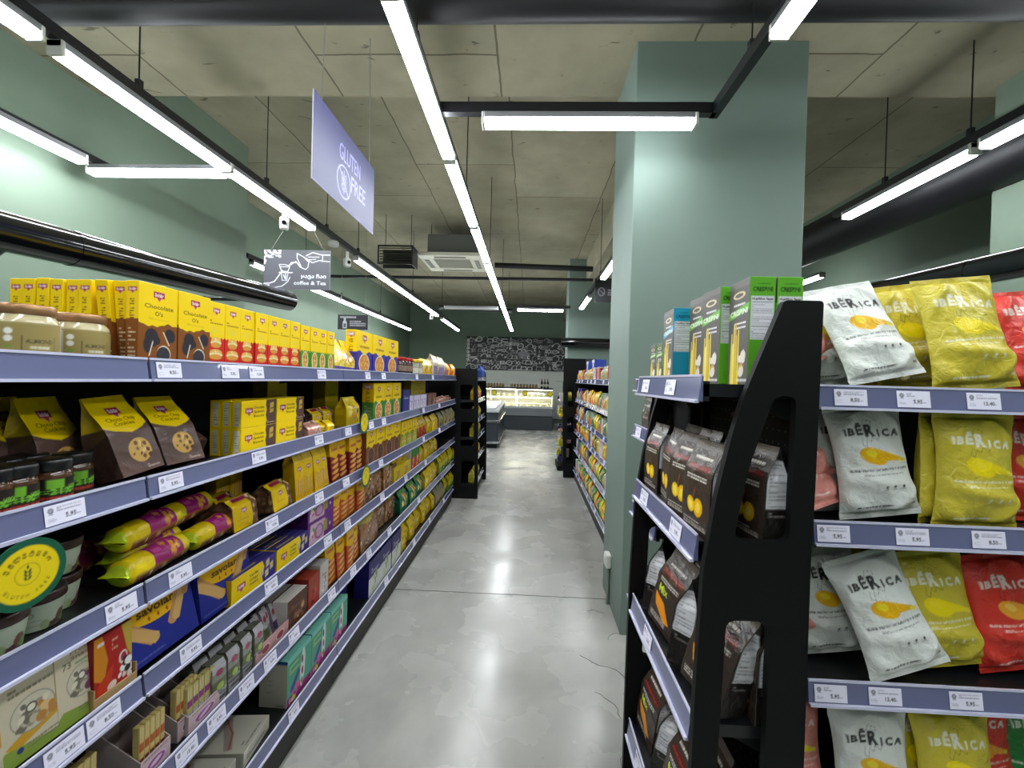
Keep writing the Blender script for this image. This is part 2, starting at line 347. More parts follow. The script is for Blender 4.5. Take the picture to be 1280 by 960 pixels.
def pouch(name,w,d,h,front,side,bg,m,seed=1,res=.004,amp=.003,full=.5,top=.004,lean=0.,foldc=None,pinch=.0,parent=None,bul=.12,wtop=.96):
    """flat-bottomed gusset bag: box base closing to a line at the top"""
    F=front.out(); Sd=as_art(side,d,h).out(); ny=max(10,int(h/res)); nw=max(8,int(w/res)); nd=max(5,int(d/res))
    t=np.linspace(0,1,ny); k=np.clip((t-full)/(1-full),0,1); k=k*k*(3-2*k); dd=d*(1-k)+top*k; ww=w*(1-(1-wtop)*k)
    u=np.concatenate([np.linspace(0,1,nw,endpoint=False),1+np.linspace(0,1,nd,endpoint=False),2+np.linspace(0,1,nw,endpoint=False),3+np.linspace(0,1,nd,endpoint=False)])
    f=u%1; seg=u.astype(int); P=np.zeros((ny,len(u),3)); C=np.zeros_like(P)
    for j,(g,q) in enumerate(zip(seg,f)):
        if g==0: x=(q-.5)*ww; y=-dd/2
        elif g==1: x=ww/2; y=(q-.5)*dd
        elif g==2: x=(.5-q)*ww; y=dd/2
        else: x=-ww/2; y=(.5-q)*dd
        if g in (0,2): y=y*(1+bul*np.sin(PI*q)*np.sin(PI*np.clip(t*1.15,0,1)))
        else: x=x*(1-(.25*k*(1-k)*4+pinch)*np.sin(PI*q))
        P[:,j,0]=x; P[:,j,1]=y+lean*t*t; P[:,j,2]=t*h
        if g==0: C[:,j]=sample(F,np.full(ny,q),t)
        elif g in (1,3): C[:,j]=sample(Sd,np.full(ny,q),t)
        else: C[:,j]=lin(bg)
    dz=crinkle(P,amp,seed,38.)*np.clip(t*8,0,1)[:,None]
    cen=P.copy(); cen[...,0]=0; cen[...,1]=lean*(t*t)[:,None]; nrm=(P-cen); nrm[...,2]=0; L=np.linalg.norm(nrm,axis=-1,keepdims=True)+1e-6
    P+=nrm/L*dz[...,None]
    P[:,:,0]*=1-.02*np.clip(1-t*12,0,1)[:,None]; P[:,:,1]*=1.
    cm=CM().grid(P,C,wrap=True)
    for row,fl in ((0,True),(-1,False)):   # caps
        ring=P[row]; c=ring.mean(0); G=np.stack([ring,np.broadcast_to(c,ring.shape)]); cm.grid(G,np.array(lin(bg)),wrap=True,smooth=False,flip=fl)
    return cm.build(name,m,parent)
def lathe_cm(cm,prof,art=None,n=48,c='#888888',uv=(0,1),smooth=True,u0=.25,rep=1,o=(0,0,0)):
    """surface of revolution; art wraps `rep` times, art centre faces -Y"""
    p=np.array(prof,float); th=np.linspace(0,2*PI,n,endpoint=False)-PI/2
    if art is not None:
        zz=np.linspace(p[0,1],p[-1,1],max(4,int((p[-1,1]-p[0,1])/.0012))); p=np.stack([np.interp(zz,p[:,1],p[:,0]),zz],1)
    P=np.stack([p[:,0,None]*np.cos(th)+o[0],p[:,0,None]*np.sin(th)+o[1],np.broadcast_to(p[:,1,None],(len(p),n))+o[2]],-1)
    if art is None: C=np.array(lin(c))
    else:
        z0,z1=p[:,1].min(),p[:,1].max(); V=np.broadcast_to(((p[:,1]-z0)/(z1-z0))[:,None],(len(p),n)); U=np.broadcast_to(((np.arange(n)/n*rep+.5)%1)[None],(len(p),n))
        C=sample(art.out(),U,V)
    return cm.grid(P,C,wrap=True,smooth=smooth)
# ---------------------------------------------------------------- naming and copies
ORD=['','first','second','third','fourth','fifth','sixth','seventh','eighth','ninth','tenth','eleventh','twelfth','thirteenth','fourteenth','fifteenth','sixteenth','seventeenth','eighteenth']
def dup(root):
    r=root.copy(); COL.objects.link(r)
    for k in ('label','category','group'):
        if k in r: del r[k]
    for ch in list(root.children):
        c=ch.copy(); COL.objects.link(c); c.parent=r
        for g in list(ch.children):
            e=g.copy(); COL.objects.link(e); e.parent=c
    return r
# ---------------------------------------------------------------- the room
def struct(name,mb,m): return tag(mb.build(name,m),kind='structure')
fl=MB(); fl.box(-4.4,4.3,-3.6,3.02,-.12,0); fl.box(-4.4,4.3,3.03,15.2,-.12,0)
struct('floor',fl,FLOORM)
struct('trim_1',MB().box(-4.4,4.3,3.0195,3.0305,-.1,-.002),mat('joint_filler','#2d2c29',.8))
cl=MB(); cl.box(-4.4,4.3,-3.6,3.1,3.5,4.3); cl.box(-4.4,4.3,3.1,15.2,4.0,4.3); cl.box(1.1,1.75,3.1,15.2,3.52,4.02)
struct('ceiling',cl,CONCRETE)
struct('wall_left',MB().box(-4.5,-3.2,-3.6,4.76,0,4.),WALLP).data
struct('wall_left_far',MB().box(-4.5,-4.2,4.76,15.2,0,4.1),WALLP)
struct('wall_right',MB().box(3.0,4.4,-3.6,3.0,0,3.6),WALLP)
struct('wall_right_far',MB().box(4.1,4.4,3.0,15.2,0,4.1),WALLP)
struct('wall_back',MB().box(-4.4,4.3,15.,15.3,0,4.1),WALLP)
struct('wall_front',MB().box(-4.4,4.3,-3.9,-3.6,0,4.1),WALLP)
struct('pillar',MB().box(.578,1.56,2.6,3.22,0,3.52,r=.004),WALLP2)
struct('pillar_far',MB().box(.76,1.9,9.,9.6,0,4.01,r=.004),WALLP2)
struct('trim_2',MB().box(-2.2,1.3,14.96,15.01,.2,1.83),WHITEW)
# crack and worn edge of the floor at the pillar foot
ck=MB(); r_=random.Random(4)
for (x,y,L,a) in [(.50,2.55,.16,1.7),(.53,2.2,.3,1.3),(.45,1.95,.2,1.9),(.42,2.86,.12,.4),(.40,1.62,.14,1.5)]:
    p=[(x,y,.0006)]
    for i in range(7): a+=r_.uniform(-.6,.6); p.append((p[-1][0]+L/7*math.cos(a),p[-1][1]+L/7*math.sin(a),.0006))
    ck.tube(p,[.0006+.0012*r_.random() for _ in p],5)
struct('trim_3',ck,mat('floor_crack','#4b4a45',.9))
# ---------------------------------------------------------------- lamps
LAMPM=mat('lamp_diffuser','#ffffff',.4,emit='#f6fbff',es=LAMP)
HOUSE=mat('lamp_housing','#8a8c90',.4,metal=.2); CAPM=mat('lamp_end_cap','#c9cac6',.4)
TRACK=mat('track_black','#14141a',.4)
LZ=2.85
def make_lamp(L=1.12,lit=True):
    r=empty('linear_ceiling_lamp')
    mb=MB(); mb.box(-.0343,.0343,-L/2,L/2,.020,.052,r=.003); mb.build('lamp_housing',HOUSE,r)
    MB().box(-.036,.036,-L/2+.018,L/2-.018,-.012,.0245,r=.008).build('diffuser',LAMPM if lit else mat('unlit_diffuser','#b9bbb6',.4),r)
    for s in (-1,1): MB().box(-.037,.037,s*L/2-.018 if s>0 else -L/2,L/2 if s>0 else -L/2+.018,-.014,.05,r=.004).build('end_cap',CAPM,r)
    return r
_l={}
def lamp(x,y,label,L=1.12,rz=0.,lit=True,group=None,z=LZ):
    k=(round(L,2),lit)
    if k in _l: r=dup(_l[k])
    else: r=_l[k]=make_lamp(L,lit)
    r.location=(x,y,z); r.rotation_euler=(0,0,rz); tag(r,label,'lamp',group); return r
def track(name,x0,y0,x1,y1,label,rods,zc=3.5,w=.022,z=LZ):
    r=empty(name,(x0,y0,z+.052)); a=math.atan2(y1-y0,x1-x0); L=math.hypot(x1-x0,y1-y0)
    b=MB().box(0,L,-w,w,0,.055).build('track_bar',TRACK,r); b.rotation_euler=(0,0,a)
    for (x,y,zc) in rods:
        m=MB(); m.tube([(x-x0,y-y0,.05),(x-x0,y-y0,zc-z-.052)],.004,6).box(x-x0-.013,x-x0+.013,y-y0-.013,y-y0+.013,.05,.1); m.build('hanging_rod',TRACK,r)
    tag(r,label,'lamp track'); return r
X1,X2,X3,X4,X5=-.535,-2.07,.925,-3.5,2.47
for i,k in enumerate(range(-4,9)):
    y=2.11+1.18*k
    lamp(X1,y,('glowing linear lamp over the central aisle, %s from the chalk mural wall'%ORD[13-i]),1.15,group='lamps over the central aisle')
track('lamp_track',X1,-3.2,X1,13.2,'long black lamp track running above the central aisle',[(X1,.6,3.5),(X1,1.9,3.5),(X1,3.4,4.),(X1,5.4,4.),(X1,7.8,4.),(X1,10.2,4.)])
ys=[-1.78,-.6,.58,1.17+.0]; ys=[-1.79,-.61,.57+.0]
for i,(y,L) in enumerate([(-1.77,1.15),(-.6,1.15),(1.16-.0,1.15),(2.33,1.07),(3.44,1.15),(5.6,1.15),(6.78,1.15),(7.96,1.15),(9.05,.95),(10.6,1.15),(11.8,1.15)]):
    lamp(X2,y,'glowing linear lamp above the long product rack row, %s from the camera side'%ORD[i+1],L,group='lamps above the long product rack')
track('lamp_track',X2,-3.2,X2,12.6,'long black lamp track above the rack, carrying small cameras',[(X2,.4,3.5),(X2,2.2,3.5),(X2,3.3,4.),(X2,4.3,4.),(X2,5.1,4.),(X2,7.5,4.),(X2,10,4.)])
for i,y in enumerate([.9,2.2]): lamp(-2.98,y,'glowing linear lamp close to the side wall, %s segment'%['nearer','farther'][i],1.15)
track('lamp_track',-3.05,-1.,-3.05,3.0,'black lamp track close to the near side wall',[(-3.05,1.4,3.5)])
lamp(-2.6,2.92,'glowing linear lamp crossing between two tracks near the side wall',.98,PI/2)
for i,y in enumerate([5.75,7.2,8.38,9.56,10.74,11.92]):
    lamp(X4,y,'glowing linear lamp beyond the hanging signs by the far side wall, %s in line'%ORD[i+1],.9 if i==0 else 1.15,group='lamps by the far side wall')
track('lamp_track',X4,5.2,X4,12.5,'black lamp track by the far side wall',[(X4,6.6,4.),(X4,7.9,4.),(X4,10.,4.)])
lamp(X3,1.17,'glowing linear lamp above the small black snack rack, before the pillar',1.15)
lamp(X3,-.1,'glowing linear lamp behind the one above the snack rack, towards the camera',1.15)
lamp(X3,5.2,'glowing linear lamp peeking past the pillar edge above the far aisle',1.15)
lamp(X3,7.6,'glowing linear lamp in front of the far pillar, sloping to the far aisle',1.15)
lamp(.27,2.32,'glowing linear lamp crossing in front of the green pillar',1.12,PI/2)
track('lamp_track',X1,2.32,X3,2.32,'short black cross track in front of the green pillar',[])
track('lamp_track',X3,-2.2,X3,2.35,'black lamp track ending at the cross track before the pillar',[(X3,1.95,3.5)])
track('lamp_track',X3,4.3,X3,8.5,'black lamp track between the near and far pillars',[(X3+.0,6.,4.)])
lamp(.02,8.5,'glowing far cross lamp, the one nearer the central lamp line',.6,PI/2); lamp(.46,8.5,'glowing far cross lamp, the one beside the far pillar',.22+.1,PI/2)
track('lamp_track',-.3,8.5,.75,8.5,'short black cross track beside the far pillar',[])
lamp(-1.17,8.45,'unlit grey linear lamp crossing between two far lamp lines',1.05,PI/2,lit=False)
for i,(y,L) in enumerate([(-.4,1.15),(.78,1.15),(1.95,1.15),(3.07,1.02)]):
    lamp(X5,y,'glowing linear lamp over the chip rack side, %s along its line'%ORD[i+1],L,group='lamps over the chip rack side')
track('lamp_track',X5,-1.,X5,3.7,'black lamp track over the chip rack side of the shop',[(X5,3.2,4.),(X5,2.6,3.5)])
lamp(3.5,6.,'added fill lamp far behind the pillar, first',1.15); lamp(3.5,8.,'added fill lamp far behind the pillar, second',1.15); lamp(2.4,11,'added fill lamp far behind the pillar, third',1.15)  # unseen lamps added as fill light for the side beyond the pillar
# ---------------------------------------------------------------- pipes and ducts
PIPEM=mat('black_pipe','#0c0c12',.5); GLOSS=mat('gloss_black','#0b0c0f',.16,coat=.5)
def pipe(name,pts,r,label,cat='pipe',m=PIPEM,rings=(),n=20,struts=()):
    o=empty(name,pts[0]); b=Vector(pts[0]); q=[tuple(Vector(p)-b) for p in pts]
    MB().tube(q,r,n).build('pipe_body',m,o); d=(Vector(pts[-1])-b).normalized()
    for t in rings:
        c=d*t; MB().tube([c-d*.012,c+d*.012],r*1.03,n).build('coupling',m,o)
    for s in struts: MB().tube([tuple(Vector(p)-b) for p in s],.018,8).build('strut',m,o)
    tag(o,label,cat); return o
pipe('ceiling_pipe',[(-3.19,2.,3.2),(2.99,2.,3.2)],.065,'thick black pipe crossing just under the near concrete ceiling slab')
pipe('canopy_tube',[(-2.18,.7,2.005),(-2.02,3.55,2.1)],.080,'glossy black canopy tube behind the long rack, before the side wall','tube',GLOSS,rings=(1.22,),struts=[[(-2.1,1.66,1.98),(-2.9,1.9,1.72),(-3.2,1.9,1.72)],[(-2.05,3.2,2.05),(-3.2,3.2,2.05)]],n=28)
pipe('canopy_tube',[(2.08,.9,2.02),(2.08,3.6,2.12)],.065,'glossy black canopy tube behind the upright chip bags','tube',GLOSS,rings=(1.25,),struts=[[(2.08,2.0,2.06),(2.99,2.0,1.98)],[(2.08,3.5,2.1),(4.1,3.5,2.1)]],n=28)
pipe('ventilation_duct',[(2.98,1.2,2.99),(2.98,8.,3.09)],.2,'fat black ventilation duct below the lamps right of the pillar'.replace(' right of',' beyond'),'duct',PIPEM,n=28)
pipe('ceiling_pipe',[(-4.2,8.,3.33),(1.1,8.,3.35)],.028,'thin black pipe crossing the far ceiling behind the air conditioner',rings=(1.2,2.4,3.5,4.4))
pipe('ceiling_pipe',[(-.7,8.05,3.6),(1.1,8.05,3.56)],.05,'short thicker black pipe meeting the concrete beam')
pipe('ceiling_pipe',[(-2.0,9.4,3.02),(-.4,9.4,2.98)],.05,'short dark pipe above the unlit cross lamp')
pipe('wall_tube',[(.62,8.9,2.28),(2.2,8.9,2.28)],.1,'glossy black tube across the far green pillar','tube',GLOSS)
# ---------------------------------------------------------------- ceiling equipment
ac=empty('ceiling_air_conditioner',(-1.32,7.3,0)); AW=mat('air_conditioner_cream','#c9c8b8',.5); AG=mat('air_conditioner_grey','#6c6e6b',.6)
MB().box(-.4,.42,-.25,.45,3.47,3.83,r=.01).build('metal_box',AG,ac)
m=MB()
for a,b,c,d in ((-.5,.5,-.5,-.3),(-.5,.5,.3,.5),(-.5,-.3,-.3,.3),(.3,.5,-.3,.3)): m.box(a,b,c,d,3.41,3.47,r=.006)
m.build('cassette_frame',AW,ac)
m=MB(); m.box(-.3,.3,-.3,.3,3.43,3.45)
for i in range(9): m.box(-.28,.28,-.27+i*.065,-.24+i*.065,3.42,3.432)
m.build('intake_grille',mat('intake_grey','#8f8e80',.6),ac)
for k,(a,b,c,d) in enumerate(((-.25,.25,-.44,-.37),(-.25,.25,.37,.44),(-.44,-.37,-.25,.25),(.37,.44,-.25,.25))): MB().box(a,b,c,d,3.402,3.412).build('air_flap',mat('flap_dark','#77766a',.6),ac)
for x in (-.35,.35):
    for y in (-.2,.4): MB().tube([(x,y,3.8),(x,y,4.0)],.006,6).build('hanging_rod',TRACK,ac)
tag(ac,'square cream ceiling cassette air conditioner under a grey metal box','air conditioner')
lv=empty('ventilation_louver',(-2.09,6.6,3.2)); DK=mat('louver_dark','#3b3c36',.5)
m=MB(); m.box(-.27,.27,-.05,-.03,0,.02).box(-.27,.27,-.05,-.03,.27,.29).box(-.27,-.25,-.05,-.03,0,.29).box(.25,.27,-.05,.25,0,.29).box(-.27,.25,.2,.22,0,.29); m.build('louver_frame',mat('louver_black','#1c1c1c',.5),lv)
m=MB()
for i in range(6): m.add([(-.25,-.04,.025+i*.042),(.25,-.04,.025+i*.042),(.25,.02,.06+i*.042),(-.25,.02,.06+i*.042)],[(0,1,2,3)])
m.build('louver_slats',DK,lv)
for x in (-.2,.2): MB().tube([(x,.1,.28),(x,.1,.8)],.005,6).build('hanging_rod',TRACK,lv)
tag(lv,'dark slatted ventilation louver box hanging beside the air conditioner','louver')
WHT=mat('white_plastic','#d6d6d0',.4)
def cam(x,y,label,rz):
    r=empty('security_camera',(x,y,2.82),rz); MB().tube([(0,0,.04),(0,0,-.03)],.018,10).build('mount',WHT,r)
    MB().box(-.035,.035,-.03,.03,-.13,-.03,r=.012).build('camera_body',WHT,r); MB().tube([(0,-.03,-.08),(0,-.042,-.08)],.018,12).build('lens',GLOSS,r); tag(r,label,'camera')
cam(-2.07,3.55,'small white camera hanging from the lamp above the coffee sign',.5)
cam(-2.05,4.75,'small white camera on the dark gap of the rack lamp track',1.0)
cam(-2.05,8.9,'tiny white camera far along the rack lamp track',.4)
jb=MB().lathe([(0,-.03),(.05,-.03),(.055,.0),(.05,.02),(0,.02)],16).build('junction_box',WHT,loc=(-2.07,4.45,2.86)); tag(jb,'round white junction box on the dark gap of the lamp track','junction box')
# socket on the pillar
so=empty('wall_socket',(.578,2.96,.3)); MB().box(-.035,0,-.045,.045,-.045,.045,r=.006).build('socket_box',WHT,so); MB().box(-.04,-.034,-.03,.03,-.03,.03,r=.003).build('socket_face',WHT,so)
MB().tube([(-.012,0,-.04),(-.012,0,-.3)],.011,8).build('conduit',mat('conduit_green','#7c8d7f',.5),so); tag(so,'white wall socket with conduit low on the green pillar','socket')
# ---------------------------------------------------------------- signs
def sign_board(name,w,h,front,back,loc,rz,label,hooks,edge='#cfcfe0'):
    r=empty(name,loc,rz); cm=CM(); box_cm(cm,w,.006,h,{'F':front,'B':back,'*':edge},.0005); cm.build('board',PAPER,r)
    for (a,b) in hooks: MB().tube([a,b],.0018,5).build('hanging_wire',mat('wire_grey','#9a9a90',.4,metal=.5),r)
    tag(r,label,'sign'); return r
def gluten_art(flip=False):
    w,h=.76,.4; A=Art(w,h,'#3f4066',.0035); 
    c='#8e8dc4'
    A.text('GLUTEN',.27,.235,.085,c,wd=.27,bold=.006); A.text('FREE',.42,.12,.09,c,wd=.2,bold=.006)
    A.ell(.33,.13,.085,.085,c).ell(.33,.13,.077,.077,'#3f4066')
    for i in range(3):
        for s in (-1,1): A.ell(.33+s*.018,.10+i*.03,.009,.018,c,-s*.5); A.ell(.33+s*.018,.10+i*.03,.005,.013,'#3f4066',-s*.5)
    A.line([(.33,.075),(.33,.19)],.004,c); A.line([(.27,.19),(.39,.07)],.008,c); A.rect(0,0,w,.004,c)
    return A
ga=gluten_art()
sign_board('hanging_sign',.76,.4,ga,ga,(-1.0,2.3,2.375),PI/2,'large slanted violet gluten free sign hanging above the long rack',[((-.3,0,.4),(-.27,0,1.125)),((.3,0,.4),(.27,0,1.125))])
def coffee_art():
    w,h=.6,.35; bg='#52525c'; c='#e6e6ee'; A=Art(w,h,bg,.0035)
    r=random.Random(2)
    for i in range(26): A.ell(r.uniform(0,.15),h-r.uniform(0,.06),.012,.012,c,0,10); A.ell(r.uniform(0,.15),h-r.uniform(0,.06),.008,.008,bg,0,10)
    for i in range(8): A.ell(r.uniform(0,.06),h-r.uniform(.05,.12),.012,.012,c,0,10)
    A.line([(0,.05),(.06,.055),(.10,.07),(.15,.14),(.17,.17)],.008,c); A.line([(0,.02),(.08,.01),(.17,.03),(.22,.07),(.24,.11)],.006,c); A.line([(.0,.035),(.05,.035)],.012,c)
    A.line([(.15,.2),(.16,.16),(.22,.16),(.235,.2),(.15,.2)],.006,c); A.line([(.14,.15),(.26,.15)],.008,c); A.line([(.16,.14),(.17,.08),(.21,.08),(.22,.14)],.006,c); A.line([(.18,.13),(.2,.09),(.2,.14)],.008,c)
    A.line([(.15,.19),(.14,.22),(.19,.22),(.23,.21),(.26,.23),(.29,.25),(.33,.2),(.38,.18),(.4,.2),(.41,.26),(.38,.28)],.006,c)
    A.line([(.22,.2),(.25,.24),(.3,.24),(.34,.2),(.3,.28),(.3,.32),(.36,.29),(.4,.25)],.006,c)
    A.line([(.38,.3),(.44,.33),(.52,.31),(.6,.31)],.006,c); A.line([(.38,.27),(.44,.24),(.5,.26),(.6,.25)],.006,c); A.line([(.4,.29),(.5,.29)],.006,c); A.line([(.4,.265),(.47,.27)],.005,c); A.line([(.53,.25),(.53,.315)],.005,c)
    A.text('ყავა ჩაი',.34,.105,.032,c,wd=.225,bold=.02); A.text('coffee & Tea',.275,.045,.033,c,wd=.29,bold=.008)
    return A
ca=coffee_art()
sign_board('hanging_sign',.6,.35,ca,'#52525c',(-2.09,3.8,2.245),0,'grey coffee and tea sign hanging on thin wires below the lamp track',[((-.24,0,.35),(-.08,0,.6)),((.24,0,.35),(.1,0,.6))])
A=Art(.5,.24,'#33343c',.006); A.lines(.04,.19,.3,.22,1,'#d0d0d8',.8).lines(.2,.06,.46,.16,3,'#c0c0c8',.5,5); A.poly([(.08,.02),(.08,.12),(.1,.15),(.1,.19),(.13,.19),(.13,.15),(.15,.12),(.15,.02)],'#c9c9d2').rect(.095,.04,.135,.1,'#5a5a66')
sign_board('hanging_sign',.5,.24,A,'#33343c',(-2.9,7.,2.24),0,'small dark sign with a white bottle drawing behind the yellow boxes',[((-.2,0,.24),(-.2,0,1.76)),((.2,0,.24),(.2,0,1.76))])
A=Art(.45,.34,'#1d1d22',.006); A.ell(.09,.15,.05,.06,'#b9b9c2').ell(.09,.15,.04,.05,'#1d1d22').line([(.06,.18),(.12,.12)],.008,'#b9b9c2').lines(.18,.1,.4,.2,3,'#b9b9c2',.5,5)
sign_board('hanging_sign',.45,.34,A,'#1d1d22',(1.11,6.2,2.62),0,'small black sign half hidden behind the green pillar',[((-.2,0,.34),(-.2,0,.89)),((.2,0,.34),(.2,0,.89))])
def mural():
    w,h=3.48,1.14; bg='#232326'; A=Art(w,h,bg,.012); r=random.Random(11); cs=['#e6e6e6','#c4c4c6','#a5a5a8','#ffffff']
    def outline(f,c):
        f(1,c); f(.78,bg)
    for gy in range(6):
        for gx in range(20):
            x=.1+gx*.173+r.uniform(-.04,.04); y=.1+gy*.185+r.uniform(-.03,.03); c=r.choice(cs); k=r.randrange(7); s=r.uniform(.08,.125); a=r.uniform(-.8,.8)
            if y>.9 and x>2.4 and r.random()<.5: continue
            if k==0: outline(lambda q,cc:A.ell(x,y,s*q,s*q*.8,cc,a),c); A.line([(x-s*.4,y),(x+s*.4,y+s*.2)],.012,c)
            elif k==1: A.poly([(x-s*.3,y-s),(x-s*.3,y+s*.2),(x-s*.1,y+s*.5),(x-s*.1,y+s),(x+s*.1,y+s),(x+s*.1,y+s*.5),(x+s*.3,y+s*.2),(x+s*.3,y-s)],c); A.rect(x-s*.2,y-s*.7,x+s*.2,y,bg)
            elif k==2: A.lines(x-s,y-s*.6,x+s,y+s*.6,3,c,.5,gx*7+gy)
            elif k==3: A.line([(x+s*1.2*math.cos(t/5+a),y+s*.9*math.sin(t/4+a)) for t in range(14)],.016,c)
            elif k==4:
                for j in range(6): t=j*PI/3+a; A.line([(x,y),(x+s*math.cos(t),y+s*.8*math.sin(t))],.014,c)
                outline(lambda q,cc:A.ell(x,y,s*.5*q,s*.45*q,cc),c)
            elif k==5: A.blobs(x-s,y-s*.8,x+s,y+s*.8,10,[c,'#777779'],.012,.03,gx+gy*5)
            else: outline(lambda q,cc:A.poly([(x-s*q,y-s*.5*q),(x+s*q,y-s*.5*q),(x+s*.7*q,y+s*.6*q),(x-s*.7*q,y+s*.6*q)],cc),c)
    A.lines(1.3,.86,1.8,.98,2,'#cfcfcf',.6,9); A.lines(1.45,.01,2.1,.05,1,'#c4c4c4',.9,3)
    for i in range(6): A.rect(.01,.3+i*.13,.1,.36+i*.13+.03,'#dcdcdc'); A.rect(.03,.33+i*.13,.06,.36+i*.13,bg)
    A.ell(1.98,.57,.2,.1,'#8d8d92')
    return A
cm=CM(); box_cm(cm,3.48,.03,1.14,{'F':mural(),'*':'#232326'},.001); o=cm.build('chalkboard_mural',PAPER,loc=(-.46,14.94,1.81)); tag(o,'wide black chalkboard mural covered in white food doodles on the back wall','mural')
# ---------------------------------------------------------------- racks
_YAW=math.atan((VPX-640)/FPX)
def ang(px,py=475): return math.tan(math.atan((px-640+.028*(py-475))/FPX)-_YAW)
def YL(px,py=475,X=.9): return X/-ang(px,py)
def tag_art(k):
    A=Art(.078,.04,'#ebe9fc',.0016); r=random.Random(k); g='#8f8fa8'
    A.ell(.011,.029,.0055,.0055,'#6a6a7c').ell(.011,.029,.003,.003,'#a9a9bc'); A.rect(.007,.021,.015,.023,'#a0a0b4')
    A.lines(.022,.026,.07,.036,3,g,.5,k); A.lines(.005,.006,.02,.017,3,g,.4,k+3)
    A.text(r.choice(['13.40','5.95','7.20','8.50','4.85','9.90']),.038,.010,.009,'#3c3c4c',bold=.02); A.rect(.06,.011,.068,.013,g)
    return A
TAGS=[tag_art(k) for k in range(5)]
def tag_mesh(k):
    cm=CM(); box_cm(cm,.074,.0012,.038,{'F':TAGS[k],'*':'#ebe9fc'},.0003); o=cm.build('price_tag',PAPER); return o
_TG=[None]*5
def put_tag(parent,x,y,z,k):
    if _TG[k] is None: o=_TG[k]=tag_mesh(k)
    else: o=_TG[k].copy(); COL.objects.link(o)
    o.parent=parent; o.location=(x,y-.0032,z); o.rotation_euler=(-.14,0,0)
HOLE_LIGHT=None
def bay(w,levels,depth,tags,height,back='#121315',dots=False,name='shelf_bay',rail_h=.05,base=True,tilt=.0):
    """front faces -Y, spans x 0..w; levels = rail centre heights"""
    global HOLE_LIGHT
    r=empty(name); t=.012
    m=MB(); m.box(.0,w,depth,depth+.012,.0,height)
    m.build('back_panel',BLACK,r)
    if dots:  # grey discs: light showing through the panel's holes, put into colour
        if HOLE_LIGHT is None: HOLE_LIGHT=mat('hole_light_grey','#6b6d70',.5)
        m=MB()
        for i in range(int(w/.025)):
            for j in range(int(height/.03)):
                x=.0125+i*.025; z=.02+j*.03
                if z<height-.02: m.add([(x+.0022*math.cos(q*PI/3),depth-.0006,z+.0022*math.sin(q*PI/3)) for q in range(6)],[(0,1,2,3,4,5)])
        m.build('hole_light_discs',HOLE_LIGHT,r)
    for x in (.003,w-.025): MB().box(x,x+.022,depth-.02,depth+.0,0,height).build('upright',BLACK,r)
    if base: MB().box(.002,w-.002,.012,.03,0,levels[-1]-.03).build('plinth',mat('plinth_dark','#26261f',.6),r)
    for li,z in enumerate(levels):
        m=MB(); m.box(.002,w-.002,.0,depth,z-.016,z+.010).box(.002,w-.002,.0,.012,z-.026,z+.016)
        sh=m.build('shelf_board',BLACK2,r)
        for x in (.004,w-.010): MB().prism([(.08,z-.0165),(depth-.02,z-.0165),(depth-.02,z-.06),(depth-.05,z-.06)],x,x+.004,axis='x').build('shelf_bracket',BLACK,sh)
        h=rail_h/2; m=MB()
        m.add([(.004,-.003,z+h),(w-.004,-.003,z+h),(w-.004,-.010,z-h),(.004,-.010,z-h),(.004,.0,z+h),(w-.004,.0,z+h),(w-.004,.0,z-h),(.004,.0,z-h)],[(0,1,2,3),(4,7,6,5),(0,4,5,1),(3,2,6,7),(0,3,7,4),(1,5,6,2)],0)
        m.box(.004,w-.004,-.0055,-.001,z+h-.002,z+h+.003,1); m.box(.004,w-.004,-.0165,-.008,z-h-.003,z-h+.003,1)
        rail=m.build('price_rail',[PLASTIC_RAIL,RAILEDGE],sh)
        for i,x in enumerate(tags[li] if li<len(tags) else ()): put_tag(sh,x,-.0082,z-.019,(li*3+i)%5)
    return r
LZS=[1.5,1.22,.97,.75,.48,.17]
SURF=[z+.0105 for z in LZS]
LX=-.9
J=[-.08+1.07*k for k in range(6)]      # joints of the long rack
# price tags of the long rack, (px,py) centres read per level
TPX=[[(208,460),(285,462),(318,463),(400,466),(432,467),(458,468),(478,469),(505,470),(520,470),(540,470)],
 [(75,648),(209,607),(320,577),(396,556),(433,545),(462,537),(478,533),(506,525),(528,519),(548,513)],
 [(145,765),(220,722),(336,663),(396,629),(430,613),(474,589),(505,572),(528,560),(548,549)],
 [(72,905),(122,885),(166,873),(232,832),(334,760),(406,704),(431,684),(475,650),(505,625),(530,605)],
 [(226,945),(264,915),(302,883),(332,862),(362,840),(410,790),(437,768),(457,750),(483,725),(520,690),(540,668)],
 [(362,905),(480,745),(515,700),(535,670),(553,645)]]
LAB=['one nearest the camera','second','third','fourth','last one before the black end panel']
for b in range(5):
    tg=[[YL(px,py)-J[b] for px,py in lv if J[b]+.04<YL(px,py)<J[b+1]-.04] for lv in TPX]
    r=bay(1.07,LZS,.42,tg,1.56); r.location=(LX,J[b],0); r.rotation_euler=(0,0,PI/2)
    tag(r,'black six-shelf bay of the long left rack, '+LAB[b].replace('second','second from the camera').replace('third','third from the camera').replace('fourth','fourth from the camera'),'shelving','bays of the long rack')
# far right rack behind the pillar
for b in range(3):
    r=bay(1.14,LZS,.42,[[.2+.3*i+.05*l for i in range(3)] for l in range(6)],1.56); r.location=(.715,3.26+1.145*(b+1),0); r.rotation_euler=(0,0,-PI/2)
    tag(r,'black shelf bay behind the green pillar, '+['nearest the pillar','middle of three','farthest from the pillar'][b],'shelving','bays behind the pillar')
